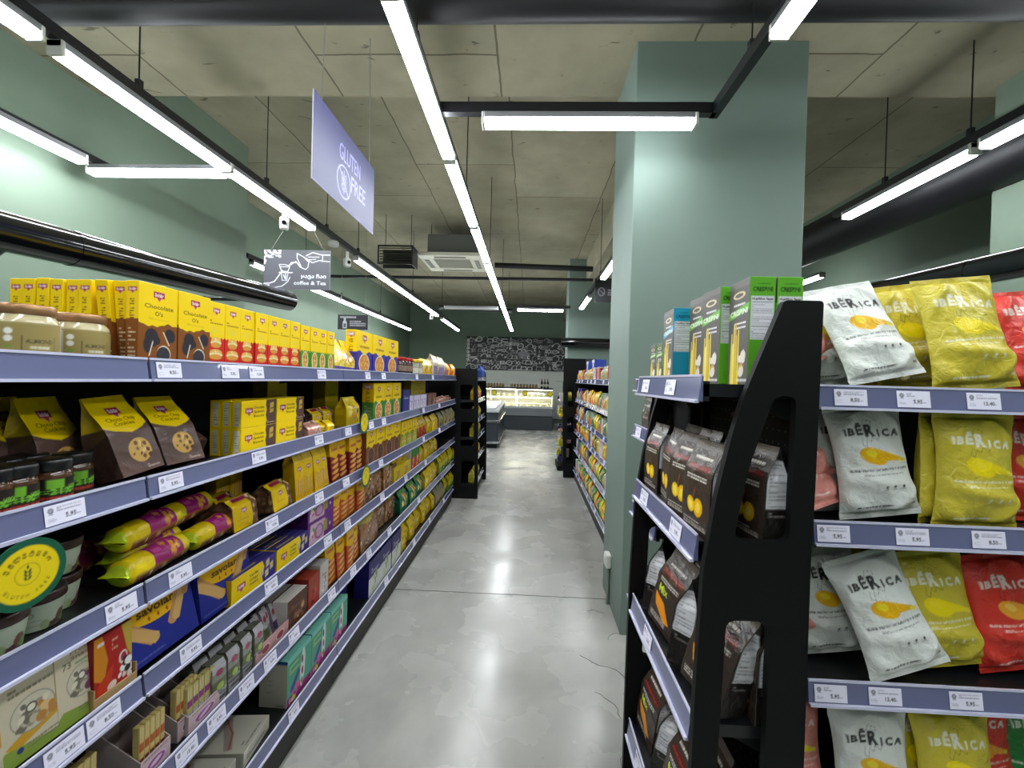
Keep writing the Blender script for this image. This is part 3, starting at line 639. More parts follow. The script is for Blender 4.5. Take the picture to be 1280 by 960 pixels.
# next rack beyond the left end panel
r=bay(1.0,LZS,.42,[[.2,.6] for l in range(6)],1.56); r.location=(-.655,5.42,0); r.rotation_euler=(0,0,PI/2); tag(r,'black shelf bay standing just behind the far end panel, nearly hidden','shelving')
# black snack rack before the pillar
BZ=[1.492,1.160,.785,.375,.1]
r=bay(.52,BZ,.215,[[.1,.33],[.12,.40],[.2],[.15,.4],[]],1.52,dots=True,rail_h=.054); r.location=(.36,1.435,0); r.rotation_euler=(0,0,-PI/2)
tag(r,'black rack of dark foil snack pouches before the green pillar','shelving')
r=bay(.33,[1.492,1.31,1.0,.66,.3],.14,[[.1],[.08],[.1],[.1],[]],1.52,rail_h=.045); r.location=(.435,1.79,0); r.rotation_euler=(0,0,-PI/2)
tag(r,'narrow black shelf bay squeezed between snack rack and green pillar','shelving')
# chip rack facing the camera
CZ=[1.48,1.162,.787,.42,.13]
cx=lambda px,py:ang(px,py)*1.05-.67
r=bay(1.2,CZ,.42,[[cx(1060,492),cx(1138,495),cx(1225,497)],[cx(1040,662),cx(1138,670),cx(1233,672)],[cx(1038,860),cx(1106,863),cx(1207,866)],[.1,.3,.6],[.3]],1.5,rail_h=.052)
r.location=(.67,1.05,0); tag(r,'black five-shelf rack of upright chip bags facing the camera','shelving')
# end panels, laser cut
def a_panel(name,outer,holes,y,label,xs=0.,mirror=False):
    f=(lambda p:[(-u+xs if mirror else u+xs,v) for u,v in p])
    o=plate_with_holes(rounded(f(outer),.008),[rounded(f(h),.022) for h in holes],.018,name,BLACK,axis='y',at=0.); o.location=(0,y,0); tag(o,label,'end panel'); return o
OUT=[(.50,1.672),(.576,1.672),(.572,1.30),(.562,.9),(.556,.5),(.55,0),(.345,0),(.345,.5),(.349,.85),(.359,1.127),(.38,1.275),(.405,1.394),(.425,1.471),(.450,1.54)]
H1=[(.487,1.482),(.530,1.482),(.525,1.19),(.416,1.19),(.440,1.33)]
H2=[(.407,1.03),(.493,1.03),(.490,.60),(.395,.60)]
H3=[(.395,.45),(.490,.45),(.49,.12),(.395,.12)]
a_panel('end_panel',OUT,[H1,H2,H3],.895,'tall black cut-out end panel of the snack rack, nearest the camera')
a_panel('end_panel',[(u,v) for u,v in OUT if v<9],[H1,H2,H3],1.455,'black slanted end panel at the pillar side of the snack rack')
EO=[(.38+.02,1.62),(.655,1.62),(.66,1.3),(.64,.9),(.625,.4),(.61,0),(1.05,0),(1.05,1.62)]
a_panel('end_panel',[(-.652,1.62),(-.630,1.2),(-.615,.6),(-.607,0),(-1.32,0),(-1.32,1.62)],[[(-.86,1.42),(-.70,1.42),(-.68,1.12),(-.86,1.12)],[(-.84,.98),(-.68,.98),(-.67,.66),(-.84,.66)],[(-.82,.48),(-.66,.48),(-.65,.16),(-.82,.16)]],5.40,'black cut-out end panel where the long left rack ends')
a_panel('end_panel',[(.52,1.85),(1.17,1.85),(1.17,0),(.56,0),(.53,.9)],[[(.60,1.45),(.7,1.45),(.7,1.1),(.60,1.1)],[(.60,.95),(.7,.95),(.7,.7),(.60,.7)],[(.60,.6),(.7,.6),(.7,.2),(.60,.2)]],6.78,'black cut-out end panel of the rack behind the pillar')

a_panel('end_panel',[(-.652,1.60),(-.630,1.2),(-.615,.6),(-.607,0),(-1.07,0),(-1.07,1.60)],[],6.46,'solid black end panel behind the cut-out one at the rack end')
# ---------------------------------------------------------------- product designs
YEL='#f8d400'; YEL2='#e6b905'; MAR='#a5174a'
def logo(A,cx,cy,w):
    A.poly([(cx-w/2,cy-w*.2),(cx+w/2,cy-w*.2),(cx+w/2,cy+w*.26),(cx-w/2,cy+w*.26)],MAR); A.poly([(cx-w*.22,cy-w*.2),(cx+w*.22,cy-w*.2),(cx,cy-w*.48)],'#b8457a')
    if w>.012: A.text('Schär',cx,cy-w*.1,w*.26,'#f4dfe6',wd=w*.8,bold=.03,center=True)
    else: A.rect(cx-w*.35,cy-w*.08,cx+w*.35,cy+w*.12,'#ecd0da')
    return A
def vside(w,h,top,bot,split=.55,res=.002,col='#7a4a10'):
    A=Art(w,h,bot,res); A.rect(0,h*split,w,h,top); logo(A,w*.5,h*.9,w*.7); A.lines(w*.3,h*split,w*.65,h*.8,9,col,.6,4); A.lines(w*.2,h*.1,w*.8,h*(split-.08),8,'#d9c6a8',.4,6); return A
def wave_top(A,frac,c,amp=.05,k=2.3,ph=0.):
    w,h=A.w,A.h; A.poly([(0,h),(w,h)]+[(w*(1-t/24),h*(frac+amp*math.sin((1-t/24)*k*PI+ph)*(.6+.4*math.cos(t)))) for t in range(25)],c)
def carton(name,w,d,h,F,L=None,T=None,R=None,B=None,base='#888888',m=None,r=.0015,parent=None):
    cm=CM(); a={'F':F,'*':base}
    for k,v in (('L',L),('T',T),('R',R),('B',B)):
        if v is not None: a[k]=v
    box_cm(cm,w,d,h,a,r); return cm.build(name,m or CARTON,parent)
def sidepair(s): return dict(L=s,R=s)
PR={}
def proto(name,cat,w,d,h):
    def deco(f): PR[name]=dict(f=f,cat=cat,w=w,d=d,h=h,o=None); return f
    return deco
def get(name):
    p=PR[name]
    if p['o'] is None: p['o']=p['f'](p['w'],p['d'],p['h']); return p['o']
    return dup(p['o'])
@proto('choc','box',.112,.031,.196)
def _(w,d,h):
    A=Art(w,h,'#854c1a',.0011); wave_top(A,.50,YEL,.035,2.2,2.4); A.poly([(0,h),(w,h),(w,h*.56),(0,h*.56)],YEL)
    logo(A,w*.5,h*.87,w*.28); A.text('Chocolate',w*.14,h*.70,h*.052,'#5a3208',wd=w*.74,bold=.012); A.text("O's",w*.40,h*.615,h*.052,'#5a3208',wd=w*.2,bold=.012); A.lines(w*.25,h*.565,w*.8,h*.59,2,'#c79c10',.5)
    c='#2e2c33'; e='#e9dcc4'
    A.ell(w*.33,h*.34,w*.17,h*.115,c,.2).ell(w*.24,h*.25,w*.12,h*.10,c); A.line([(w*.36,h*.3),(w*.27,h*.12)],.003,e); A.ell(w*.45,h*.31,w*.1,h*.05,c,-.5)
    A.ell(w*.8,h*.38,w*.14,h*.09,c,.4); A.line([(w*.62,h*.42),(w*.78,h*.26)],.003,e); A.ell(w*.64,h*.145,w*.185,h*.108,e).ell(w*.63,h*.135,w*.18,h*.103,'#37343c'); A.lines(w*.02,h*.01,w*.3,h*.05,2,'#e8d8c8',.5)
    s=vside(d,h,YEL,'#854c1a',.55,.0013); return carton('biscuit_box',w,d,h,A,L=s,R=s,T=YEL,base=YEL)
def bun(w,h,red,motif):
    A=Art(w,h,red,.0015); A.rect(0,h*.47,w,h,YEL)
    for i in range(5): A.poly([(w*i/5,h*.47),(w*(i+1)/5,h*.47),(w*(i+.5)/5,h*(.44-.02*(i%2)))],YEL)
    logo(A,w*.5,h*.87,w*.4); A.lines(w*.12,h*.66,w*.88,h*.74,2,'#b07a12',.6); A.lines(w*.2,h*.53,w*.75,h*.63,3,'#e8d85a',.5,5)
    if motif=='bun':
        for cy,k in ((.38,.8),(.2,1.)):
            A.ell(w*.5,h*(cy+.03),w*.36*k,h*.055,'#e7b45c').ell(w*.5,h*(cy),w*.40*k,h*.03,'#e9d9a0').ell(w*.5,h*(cy-.035),w*.36*k,h*.04,'#d8983e').blobs(w*.3,h*(cy),w*.7,h*(cy+.07),8,['#f4dca4'],.0015,.003,3)
    else:
        A.ell(w*.5,h*.24,w*.33,h*.2,'#f3e6b4').ell(w*.5,h*.24,w*.27,h*.18,'#d9a04c').blobs(w*.35,h*.12,w*.65,h*.36,10,['#e8c88a','#b8642a','#6f9a3a'],.003,.006,3)
    A.rect(w*.1,h*.015,w*.9,h*.035,'#f0d9c0'); return A
@proto('bunbox','box',.073,.10,.19)
def _(w,d,h):
    s=vside(d,h,YEL,'#c8201c',.47,.003); return carton('bun_box',w,d,h,bun(w,h,'#d0241c','bun'),L=s,R=s,T=YEL,base=YEL)
@proto('greenbox','box',.073,.10,.185)
def _(w,d,h):
    s=vside(d,h,YEL,'#4a8a2c',.42,.004); return carton('roll_box',w,d,h,bun(w,h,'#4f8f2e','roll'),L=s,R=s,T=YEL,base=YEL)
def cereal(w,h,bot,flake,rim='#f1ead6'):
    A=Art(w,h,bot,.0032); A.poly([(0,h),(w,h),(w,h*.5),(w*.8,h*.54),(w*.5,h*.44),(w*.2,h*.54),(0,h*.5)],YEL); logo(A,w*.5,h*.84,w*.26); A.lines(w*.2,h*.6,w*.8,h*.67,1,'#a8761a',.8)
    A.ell(w*.5,h*.24,w*.34,h*.235,rim).ell(w*.5,h*.24,w*.3,h*.215,flake).blobs(w*.25,h*.08,w*.75,h*.4,40,['#e8b45a','#c9772a','#f0cc80'] if flake!='#4a3024' else ['#6a4430','#3a241a','#7c5238'],.004,.008,3); return A
@proto('cereal_blue','box',.185,.06,.235)
def _(w,d,h): s=vside(d,h,YEL,'#3a2e92',.5,.005); return carton('cereal_box',w,d,h,cereal(w,h,'#3b3296','#d98f38'),L=s,R=s,T=YEL,base=YEL)
@proto('cereal_green','box',.175,.07,.225)
def _(w,d,h): s=vside(d,h,YEL2,'#3f7a2c',.5,.005); return carton('cereal_box',w,d,h,cereal(w,h,'#468030','#b5763a'),L=s,R=s,T=YEL,base=YEL)
@proto('cereal_brown','box',.165,.07,.21)
def _(w,d,h): s=Art(d,h,'#8a4c26',.005); return carton('muesli_box',w,d,h,cereal(w,h,'#84482a','#4a3024','#b59a80'),L=s,R=s,T=YEL,base='#84482a')
@proto('cereal_leaf','box',.16,.07,.19)
def _(w,d,h): s=Art(d,h,'#c9b40a',.005); return carton('flake_box',w,d,h,cereal(w,h,'#7a9c2e','#9aa83e','#c8d080'),L=s,R=s,T=YEL,base=YEL)
@proto('sandwich','box',.188,.033,.088)
def _(w,d,h):
    A=Art(w,h,YEL,.0013); A.poly([(w*.68,0),(w*.71,h*.2),(w*.68,h*.4),(w*.71,h*.6),(w*.68,h*.8),(w*.7,h),(w,h),(w,0)],'#5b4038'); logo(A,w*.2,h*.62,w*.2); 
    for i,t in enumerate(('Chocolate','Sandwich','Biscuits')): A.text(t,w*.33,h*(.68-.16*i),h*.1,'#6b4a0a',wd=w*.3,bold=.015)
    A.poly([(w*.8,h*.45),(w*.92,h*.5),(w*.93,h*.9),(w*.81,h*.85)],'#c9a950').poly([(w*.83,h*.6),(w*.95,h*.65),(w*.95,h*.7),(w*.83,h*.65)],'#5a3820'); A.lines(w*.72,h*.08,w*.95,h*.2,2,'#c9b9ae',.5)
    s=Art(d,h,YEL,.0015); s.rect(d*.3,h*.08,d*.8,h*.92,'#d6d0c2').lines(d*.34,h*.12,d*.76,h*.88,9,'#8a8578',.35,3)
    return carton('biscuit_box',w,d,h,A,L=s,R='#5b4038',T=YEL,base=YEL)
@proto('wafer','box',.235,.045,.085)
def _(w,d,h):
    A=Art(w,h,'#3c348e',.0018); A.poly([(0,0),(w*.7,0),(w*.66,h*.4),(w*.72,h*.7),(w*.66,h),(0,h)],YEL); logo(A,w*.2,h*.55,w*.17)
    for i in range(3): A.text(['Vanilla','Crispy','Wafers'][i],w*.37,h*(.66-.17*i),h*.11,'#6b5a12',wd=w*.2,bold=.015)
    for q in ((.62,.35),(.76,.6),(.74,.2),(.86,.4)): A.poly([(w*q[0],h*q[1]),(w*(q[0]+.08),h*(q[1]+.06)),(w*(q[0]+.08),h*(q[1]+.34)),(w*q[0],h*(q[1]+.28))],'#e2cf8e').line([(w*q[0],h*(q[1]+.1)),(w*(q[0]+.08),h*(q[1]+.16))],.002,'#c0a050')
    T=Art(w,d,'#443c86',.004); T.rect(w*.1,d*.3,w*.6,d*.45,'#c9b84a').rect(0,d*.8,w,d*.95,'#2c2668')
    return carton('wafer_box',w,d,h,A,L=YEL2,R='#3c348e',T=T,base='#3c348e')
@proto('savoiardi','box',.225,.085,.205)
def _(w,d,h):
    A=Art(w,h,'#26308f',.0014); A.rect(0,h*.74,w,h,'#d2a90a'); A.ell(w*.5,h*.72,w*.46,h*.26,'#f0b90a'); A.poly([(0,h),(w,h),(w,h*.78),(0,h*.78)],'#c49e0c'); A.text('savoiardi',w*.24,h*.60,h*.11,'#5c3410',wd=w*.62,bold=.03)
    for i in range(3): A.poly([(w*(.36+.12*i),h*.53),(w*(.38+.12*i),h*.57),(w*(.40+.12*i),h*.53),(w*(.385+.12*i),h*.49)],'#c4561e')
    b='#d8ac6a'; b2='#c8935a'
    def cap(x0,y0,x1,y1,t,c): A.line([(w*x0,h*y0),(w*x1,h*y1)],t,c); A.ell(w*x0,h*y0,t/2,t/2,c).ell(w*x1,h*y1,t/2,t/2,c)
    cap(.02,.62,.36,.28,.034,b2); cap(.03,.56,.40,.26,.030,b); cap(.88,.80,.66,.34,.026,b2); cap(.93,.82,.72,.36,.024,b); cap(.99,.9,.9,.62,.02,b2)
    A.lines(w*.05,h*.06,w*.5,h*.12,1,'#5a64b8',.5)
    return carton('ladyfinger_box',w,d,h,A,L='#26308f',R='#26308f',T='#c9a10c',base='#222b80')
@proto('nutbox73','box',.10,.065,.175)
def _(w,d,h): return nutbox(w,d,h,'#7d4a66','73')
@proto('nutbox','box',.115,.06,.175)
def _(w,d,h): return nutbox(w,d,h,'#c58a4a','')
def nutbox(w,d,h,nut,num):
    A=Art(w,h,'#d9cdb2',.0012); A.rect(0,h*.86,w,h,'#b3a688'); 
    if num:
        A.text('Protein',w*.3,h*.80,h*.05,'#a5825e',wd=w*.55,bold=.02); A.text('Snack',w*.3,h*.73,h*.045,'#a5825e',wd=w*.5,bold=.02); A.text(num,w*.14,h*.66,h*.075,'#5f5a4a',bold=.01); A.rect(w*.38,h*.66,w*.75,h*.69,'#8fae7c')
    else: A.lines(w*.2,h*.7,w*.85,h*.8,2,'#8e8468',.6); A.poly([(w,h*.55),(w,h*.3),(w*.25,h*.15),(w*.1,h*.22),(w*.6,h*.36)],'#d7a42e')
    A.ell(w*.52,h*.45,w*.33,h*.19,'#8d8f84').ell(w*.52,h*.45,w*.315,h*.18,'#d6cdb8').blobs(w*.3,h*.33,w*.72,h*.55,26,['#a39a86','#7b7566','#c8bfa8','#e6dcc6'],.004,.009,5)
    A.blobs(w*.6,h*.33,w*.82,h*.5,10,[nut,nut,'#8f6a84' if num else '#e6c38a'],.006,.012,8); A.ell(w*.5,h*.5,w*.09,h*.055,'#6d685c').ell(w*.5,h*.5,w*.06,h*.035,'#efe9da')
    A.poly([(0,0),(w,0),(w,h*.08),(w*.1,h*.2),(0,h*.14)],'#94ad4a'); A.lines(w*.4,h*.1,w*.95,h*.17,2,'#8a846c',.5,7)
    if not num: A.ell(w*.3,h*.13,w*.05,h*.03,'#3a3f80')
    s=Art(d,h,'#b9a681',.004); s.rect(0,0,d*.15,h,'#8f7c58'); return carton('protein_box',w,d,h,A,L=s,R=s,T='#a3966f',base='#c4b694')
@proto('redpack','box',.09,.07,.15)
def _(w,d,h):
    A=Art(w,h,'#b3201c',.0015); A.poly([(0,h),(w*.2,h),(w*.35,h*.6),(w*.25,h*.3),(0,h*.4)],'#d98a1e').poly([(w*.1,h*.3),(w*.5,h*.5),(w*.4,h*.1),(w*.2,0),(0,0)],'#cc3a1c').poly([(w*.7,h),(w,h),(w,h*.4),(w*.85,h*.6)],'#c2a63a')
    A.rect(w*.08,h*.86,w*.25,h*.91,'#e8ddd0').lines(w*.45,h*.7,w*.6,h*.9,3,'#e0b090',.5); A.ell(w*.75,h*.5,w*.12,h*.1,'#e8d8c8').ell(w*.76,h*.5,w*.08,h*.07,'#a62a52').blobs(w*.65,h*.15,w*.95,h*.45,12,['#f0e6e0','#1f1c20','#f6f2ee'],.005,.01,2).blobs(w*.35,h*.05,w*.5,h*.2,8,['#f0dcd0'],.005,.009,4)
    r=empty('red_snack_carton'); carton('snack_box',w,d,h,A,L='#8f1a16',R='#8f1a16',T='#9c1d18',base='#9c1d18',parent=r).location=(0,0,.004)
    m=MB(); q='#'; m.box(-w/2-.003,w/2+.003,-d/2-.004,d/2+.004,0,.003).box(-w/2-.003,w/2+.003,-d/2-.006,-d/2-.003,0,.028).box(-w/2-.006,-w/2-.003,-d/2-.006,d/2+.004,0,.05).box(w/2+.003,w/2+.006,-d/2-.006,d/2+.004,0,.05)
    m.build('cardboard_tray',mat('kraft_card','#a98a5c',.8),r); return r
# bags -------------------------------------------------------
def cookie(w,h,small=False):
    A=Art(w,h,'#5e4640',.0014); A.poly([(0,h),(w,h),(w,h*.60),(w*.82,h*.55),(w*.5,h*.5),(w*.18,h*.55),(0,h*.60)],YEL); logo(A,w*.5,h*.80,w*.3); A.text('Choco Chip',w*.17,h*.665,h*.05,'#5a3208',wd=w*.66,bold=.012); A.text('Cookies',w*.27,h*.605,h*.05,'#5a3208',wd=w*.46,bold=.012)
    A.ell(w*.55,h*.27,w*.27,h*.15,'#d9ab5c').blobs(w*.36,h*.17,w*.76,h*.37,16,['#5a3820','#ecc87c','#7a4c26'],.003,.006,2); A.lines(w*.6,h*.04,w*.9,h*.09,2,'#b9a59c',.5); return A
@proto('cookiebag','bag',.125,.062,.20)
def _(w,d,h): s=Art(d,h,'#4d3833',.003); s.rect(0,h*.6,d,h,'#c9a908'); return pouch('cookie_bag',w,d,h,cookie(w,h),s,'#4d3833',FILM,3,.0018,.003,full=.45,lean=.01,wtop=.9)
@proto('toast','bag',.12,.075,.10)
def _(w,d,h):
    A=Art(w,h,'#e2bd0c',.0022); logo(A,w*.4,h*.6,w*.2); A.lines(w*.2,h*.3,w*.6,h*.45,2,'#b58a10',.5); A.rect(w*.75,0,w,h,'#6a4a34').blobs(w*.78,0,w,h,14,['#8a6444','#4a3424','#c8a070'],.004,.008,2); A.rect(w*.2,h*.88,w*.75,h,'#8f1f3c')
    s=Art(d,h,'#6a4c38',.004); s.blobs(0,0,d,h,20,['#8a6444','#4a3424','#c8a070'],.004,.009,3); return pouch('bread_bag',w,d,h,A,s,'#caa70c',FILM,5,.003,.005,full=.75,top=.02,bul=.15)
@proto('sticks','bag',.072,.05,.185)
def _(w,d,h):
    A=Art(w,h,'#e5b407',.002)
    for i in range(4): A.ell(w*(.2+.2*i),h*.25,w*.09,h*.22,'#c98c2a',.1*(i-1.5)); A.ell(w*(.2+.2*i),h*.27,w*.05,h*.18,'#e8c25c',.1*(i-1.5))
    A.poly([(0,h),(w,h),(w,h*.5),(w*.5,h*.42),(0,h*.5)],'#efc408'); logo(A,w*.5,h*.68,w*.4); return pouch('breadstick_bag',w,d,h,A,'#c99a0a','#c99a0a',FILM,7,.003,.003,full=.8,top=.03)
def roundpack(w,d,h,bot,sea,nm='cracker_pack',res=.0022):
    A=Art(w,h,bot,res); A.poly([(0,h),(w,h),(w,h*.6),(w*.5,h*.52),(0,h*.6)],'#eeb80a'); A.lines(w*.15,h*.7,w*.85,h*.78,1,'#b0541a',.8)
    for i in range(4): A.ell(w*.5,h*(.08+.13*i),w*.42,h*.05,'#e08a34',.12).ell(w*.52,h*(.085+.13*i),w*.34,h*.025,'#f0b45c',.12)
    S_=Art(d,h,bot,res*2); S_.rect(0,h*.6,d,h,'#d9a508'); return pouch(nm,w,d,h,A,S_,bot,FILM,sea,res*1.4,.003,full=.9,top=d*.8,bul=.2)
@proto('darkround','bag',.095,.07,.205)
def _(w,d,h): return roundpack(w,d,h,'#7c1f1c',4)
@proto('orangeround','bag',.095,.07,.22)
def _(w,d,h): return roundpack(w,d,h,'#c2501c',6)
def loaf(w,d,h,name,cols,bg,sea,band=None,top='#c9b74a',m=None):
    A=Art(w,h,bg,.003); A.blobs(0,0,w,h*.8,60,cols,.006,.014,sea); A.poly([(0,h),(w,h),(w,h*.78),(w*.5,h*.68),(0,h*.8)],top)
    if band: A.rect(0,h*.3,w,h*.5,band); A.lines(w*.1,h*.34,w*.9,h*.46,2,'#f0e8d8',.5)
    return pouch(name,w,d,h,A,Art(d,h,bg,.006).blobs(0,0,d,h,14,cols,.006,.014,3),bg,m or CLEARFILM,sea,.004,.006,full=.6,top=.015,bul=.2,wtop=.8)
@proto('clearloaf','bag',.13,.09,.2)
def _(w,d,h): return loaf(w,d,h,'bread_bag',['#b98a56','#8c5a34','#d8b078','#6a4028'],'#a06c40',3)
@proto('snackpouch','bag',.13,.07,.16)
def _(w,d,h): return loaf(w,d,h,'snack_bag',['#f0c818','#e89a1c','#f6e070','#c85a1e'],'#e6b60c',9,None,'#efc70a',FILM)
@proto('pastabag','bag',.19,.07,.17)
def _(w,d,h):
    A=Art(w,h,'#eecb2a',.003); A.blobs(0,h*.15,w,h*.75,80,['#f6dc5a','#e0a82a','#fbeeb0','#c9902a'],.006,.013,4); A.rect(0,0,w,h*.14,'#54429c'); A.poly([(0,h),(w,h),(w,h*.7),(w*.5,h*.6),(0,h*.74)],YEL); logo(A,w*.5,h*.85,w*.16); A.blobs(w*.4,h*.3,w*.7,h*.5,5,['#e4466a','#f8e8d0'],.006,.012,6)
    return pouch('pasta_bag',w,d,h,A,'#d9b51c','#d9b51c',CLEARFILM,11,.0035,.006,full=.3,top=.006,bul=.2,wtop=.55,lean=.03)
@proto('greenbag','bag',.16,.08,.15)
def _(w,d,h):
    A=Art(w,h,'#1f7a52',.004); A.blobs(w*.2,h*.2,w*.8,h*.8,24,['#e8b83a','#d8702a','#f0e070','#2f9a60'],.008,.018,3); A.rect(0,h*.8,w,h,'#58a048'); return pouch('snack_bag',w,d,h,A,'#1a5f44','#1a5f44',FILM,13,.005,.006,full=.55,top=.01,bul=.2,wtop=.85)
@proto('bluepouch','bag',.13,.08,.12)
def _(w,d,h):
    A=Art(w,h,'#1c2048',.004); A.blobs(w*.1,h*.5,w*.9,h*.8,6,['#5a64a8','#c8ccdc'],.006,.014,3); return pouch('dark_blue_bag',w,d,h,A,'#1c2048','#171a3a',FILM,17,.004,.006,full=.55,top=.01,bul=.2,wtop=.85)
@proto('pinkpack','bag',.12,.07,.06)
def _(w,d,h):
    A=Art(w,h,'#c88a78',.003); A.blobs(0,0,w,h,20,['#e0b0a0','#8a5a4a','#f0e0d8'],.005,.01,3); return pouch('pink_bag',w,d,h,A,'#b08070','#b08070',CLEARFILM,19,.004,.004,full=.5,top=.01,bul=.2)
@proto('flatyellow','bag',.12,.07,.055)
def _(w,d,h):
    A=Art(w,h,YEL,.003); A.rect(w*.6,0,w,h*.5,'#a8805a').lines(w*.2,h*.4,w*.6,h*.6,1,'#b58a10',.6); return pouch('small_yellow_bag',w,d,h,A,YEL2,YEL2,FILM,20,.004,.004,full=.5,top=.01,bul=.2)
@proto('purplebox','box',.22,.10,.10)
def _(w,d,h):
    A=Art(w,h,'#6f2a86',.0025); A.poly([(w*.05,h*.1),(w*.6,h*.06),(w*.66,h*.9),(w*.1,h*.94)],'#d9b7cc').ell(w*.42,h*.48,w*.16,h*.32,'#8a4a92').ell(w*.42,h*.48,w*.12,h*.25,'#c9a0c8').rect(w*.58,h*.3,w*.74,h*.8,'#a89a4a').ell(w*.85,h*.5,.008,.008,'#e8c8f0')
    A.blobs(w*.08,h*.3,w*.3,h*.7,8,['#c05a7a','#7a9a4a','#e8e0d8'],.006,.012,2); return carton('berry_snack_box',w,d,h,A,L='#4c1c60',R='#6f2a86',T='#5a2470',base='#5a2470')
# rolls lying down
@proto('roll','bag',.235,.08,.072)
def _(w,d,h):
    """long biscuit roll lying along X, crimped ends"""
    n=30; m_=64; t=np.linspace(0,1,m_); R=h/2*np.clip(np.minimum(t,1-t)*9,.0,1)**.5; flat=np.clip(np.minimum(t,1-t)*14,.08,1)
    A=Art(w,.19,YEL,.0018); A.rect(0,0,w,.19,'#e4c80a'); A.rect(w*.36,.06,w*.80,.125,'#9c1f6c').rect(w*.36,.06,w*.80,.065,'#d8742a').rect(w*.36,.12,w*.80,.125,'#d8742a').blobs(w*.55,.07,w*.78,.118,8,['#f0b83c','#e89a2c'],.006,.011,3).rect(w*.4,.085,w*.52,.098,'#c04a90')
    A.rect(w*.1,.125,w*.94,.165,'#7a4c3a' ); A.blobs(w*.12,.13,w*.9,.16,24,['#caa07a','#5e3628','#e4cf9c'],.004,.008,8); logo(A,w*.6,.035,w*.1); A.rect(0,0,w*.07,.19,'#c9dc2a').rect(w*.93,0,w,.19,'#c9dc2a')
    th=np.linspace(0,2*PI,n,endpoint=False); P=np.zeros((m_,n,3)); C=np.zeros_like(P)
    for j,a in enumerate(th):
        P[:,j,0]=(t-.5)*w; P[:,j,1]=np.cos(a)*(R+ .0)*1.0+0*t; P[:,j,2]=h/2+np.sin(a)*(R*flat**.3)*.95
        end=(flat<.6); P[:,j,1]=np.where(end,np.cos(a)*h*.5*.95,P[:,j,1]); P[:,j,2]=np.where(end,h/2+np.sin(a)*.003,P[:,j,2])
        C[:,j]=sample(A.out(),t,np.full(m_,((a-.75*PI)/(2*PI)+.5)%1))   # top half faces up/front
    z=crinkle(P,.006,9,34.); P[...,1]+=np.cos(th)[None]*z; P[...,2]+=np.sin(th)[None]*z
    P[...,2]-=P[...,2].min()
    cm=CM().grid(np.swapaxes(P,0,1)[::-1],np.swapaxes(C,0,1)[::-1],wrap=False); 
    PP=np.concatenate([P[:,-1:],P[:,:1]],1); CC=np.concatenate([C[:,-1:],C[:,:1]],1); cm.grid(np.swapaxes(PP,0,1)[::-1],np.swapaxes(CC,0,1)[::-1])
    return cm.build('biscuit_roll',FILM)
# jars ------------------------------------------------------
@proto('almond','jar',.094,.094,.104)
def _(w,d,h):
    r=empty('almond_butter_jar'); R=w/2; cm=CM(); per=2*PI*R
    A=Art(per/2,.062,'#9c8a50',.0013); L=per/2; A.rect(0,0,L*.2,.062,'#c9c6ba').lines(L*.02,.01,L*.18,.055,9,'#9a978a',.4,3); A.ell(L*.28,.048,.006,.006,'#efece2').ell(L*.28,.034,.006,.006,'#efece2').rect(L*.25,.016,L*.32,.022,'#7a9a3c')
    A.line([(L*.40,.04),(L*.40,.012),(L*.55,.004),(L*.72,.012),(L*.72,.04)],.0012,'#5f5430'); A.text('ALMOND',L*.43,.026,.008,'#4a4028',wd=L*.26,bold=.02); A.lines(L*.47,.015,L*.66,.022,1,'#e3dcc0',.8); A.rect(L*.86,0,L,.062,'#c9c6ba')
    lathe_cm(cm,[(0,0),(R*.9,0),(R,.005),(R,.0075)],None,40,'#a59869'); lathe_cm(cm,[(R,.0075),(R,.02),(R,.04),(R,.0695)],None,40,'#b0a274')
    lathe_cm(cm,[(R,.0695),(R*.98,.076),(R*.86,.083),(R*.84,.086)],None,40,'#c9bd94'); cm.build('glass_body',GLASSJAR,r)
    c2=CM(); lathe_cm(c2,[(R+.0006,.007),(R+.0006,.03),(R+.0006,.0665)],A,140,rep=2); c2.build('jar_label',PAPER,r)
    m=MB().lathe([(0,.104),(R*.86,.104),(R*.9,.101),(R*.9,.087),(R*.87,.085)],40); m.build('lid',mat('copper_lid','#a8805a',.32,metal=.6),r); return r
@proto('cocoa','jar',.066,.066,.088)
def _(w,d,h):
    r=empty('cocoa_cream_jar'); R=w/2; cm=CM(); L=PI*R
    lathe_cm(cm,[(0,0),(R*.9,0),(R,.006),(R,.055),(R*.93,.063),(R*.86,.066)],None,32,'#4a2c18'); cm.build('glass_body',GLASSJAR,r)
    A=Art(L,.044,'#1f1410',.0012); A.rect(L*.3,.024,L*.55,.042,'#6fae2c').text('21%',L*.35,.012,.012,'#7ccc30',wd=L*.35,bold=.02).lines(L*.08,.014,L*.9,.024,2,'#64a830',.5,5).lines(L*.1,.002,L*.9,.009,1,'#b3392c',.8).text('VEGAN',L*.62,.02,.008,'#8ad040',wd=L*.3,bold=.02)
    A.rect(L*.0,0,L*.06,.044,'#c9c9c0'); c2=CM(); lathe_cm(c2,[(R+.0005,.010),(R+.0005,.03),(R+.0005,.052)],A,110,rep=2); c2.build('jar_label',PAPER,r)
    MB().lathe([(0,.088),(R*.9,.088),(R*.97,.086),(R*.99,.083),(R*.99,.068),(R*.95,.066)],32).build('lid',mat('black_lid','#101013',.35),r); return r
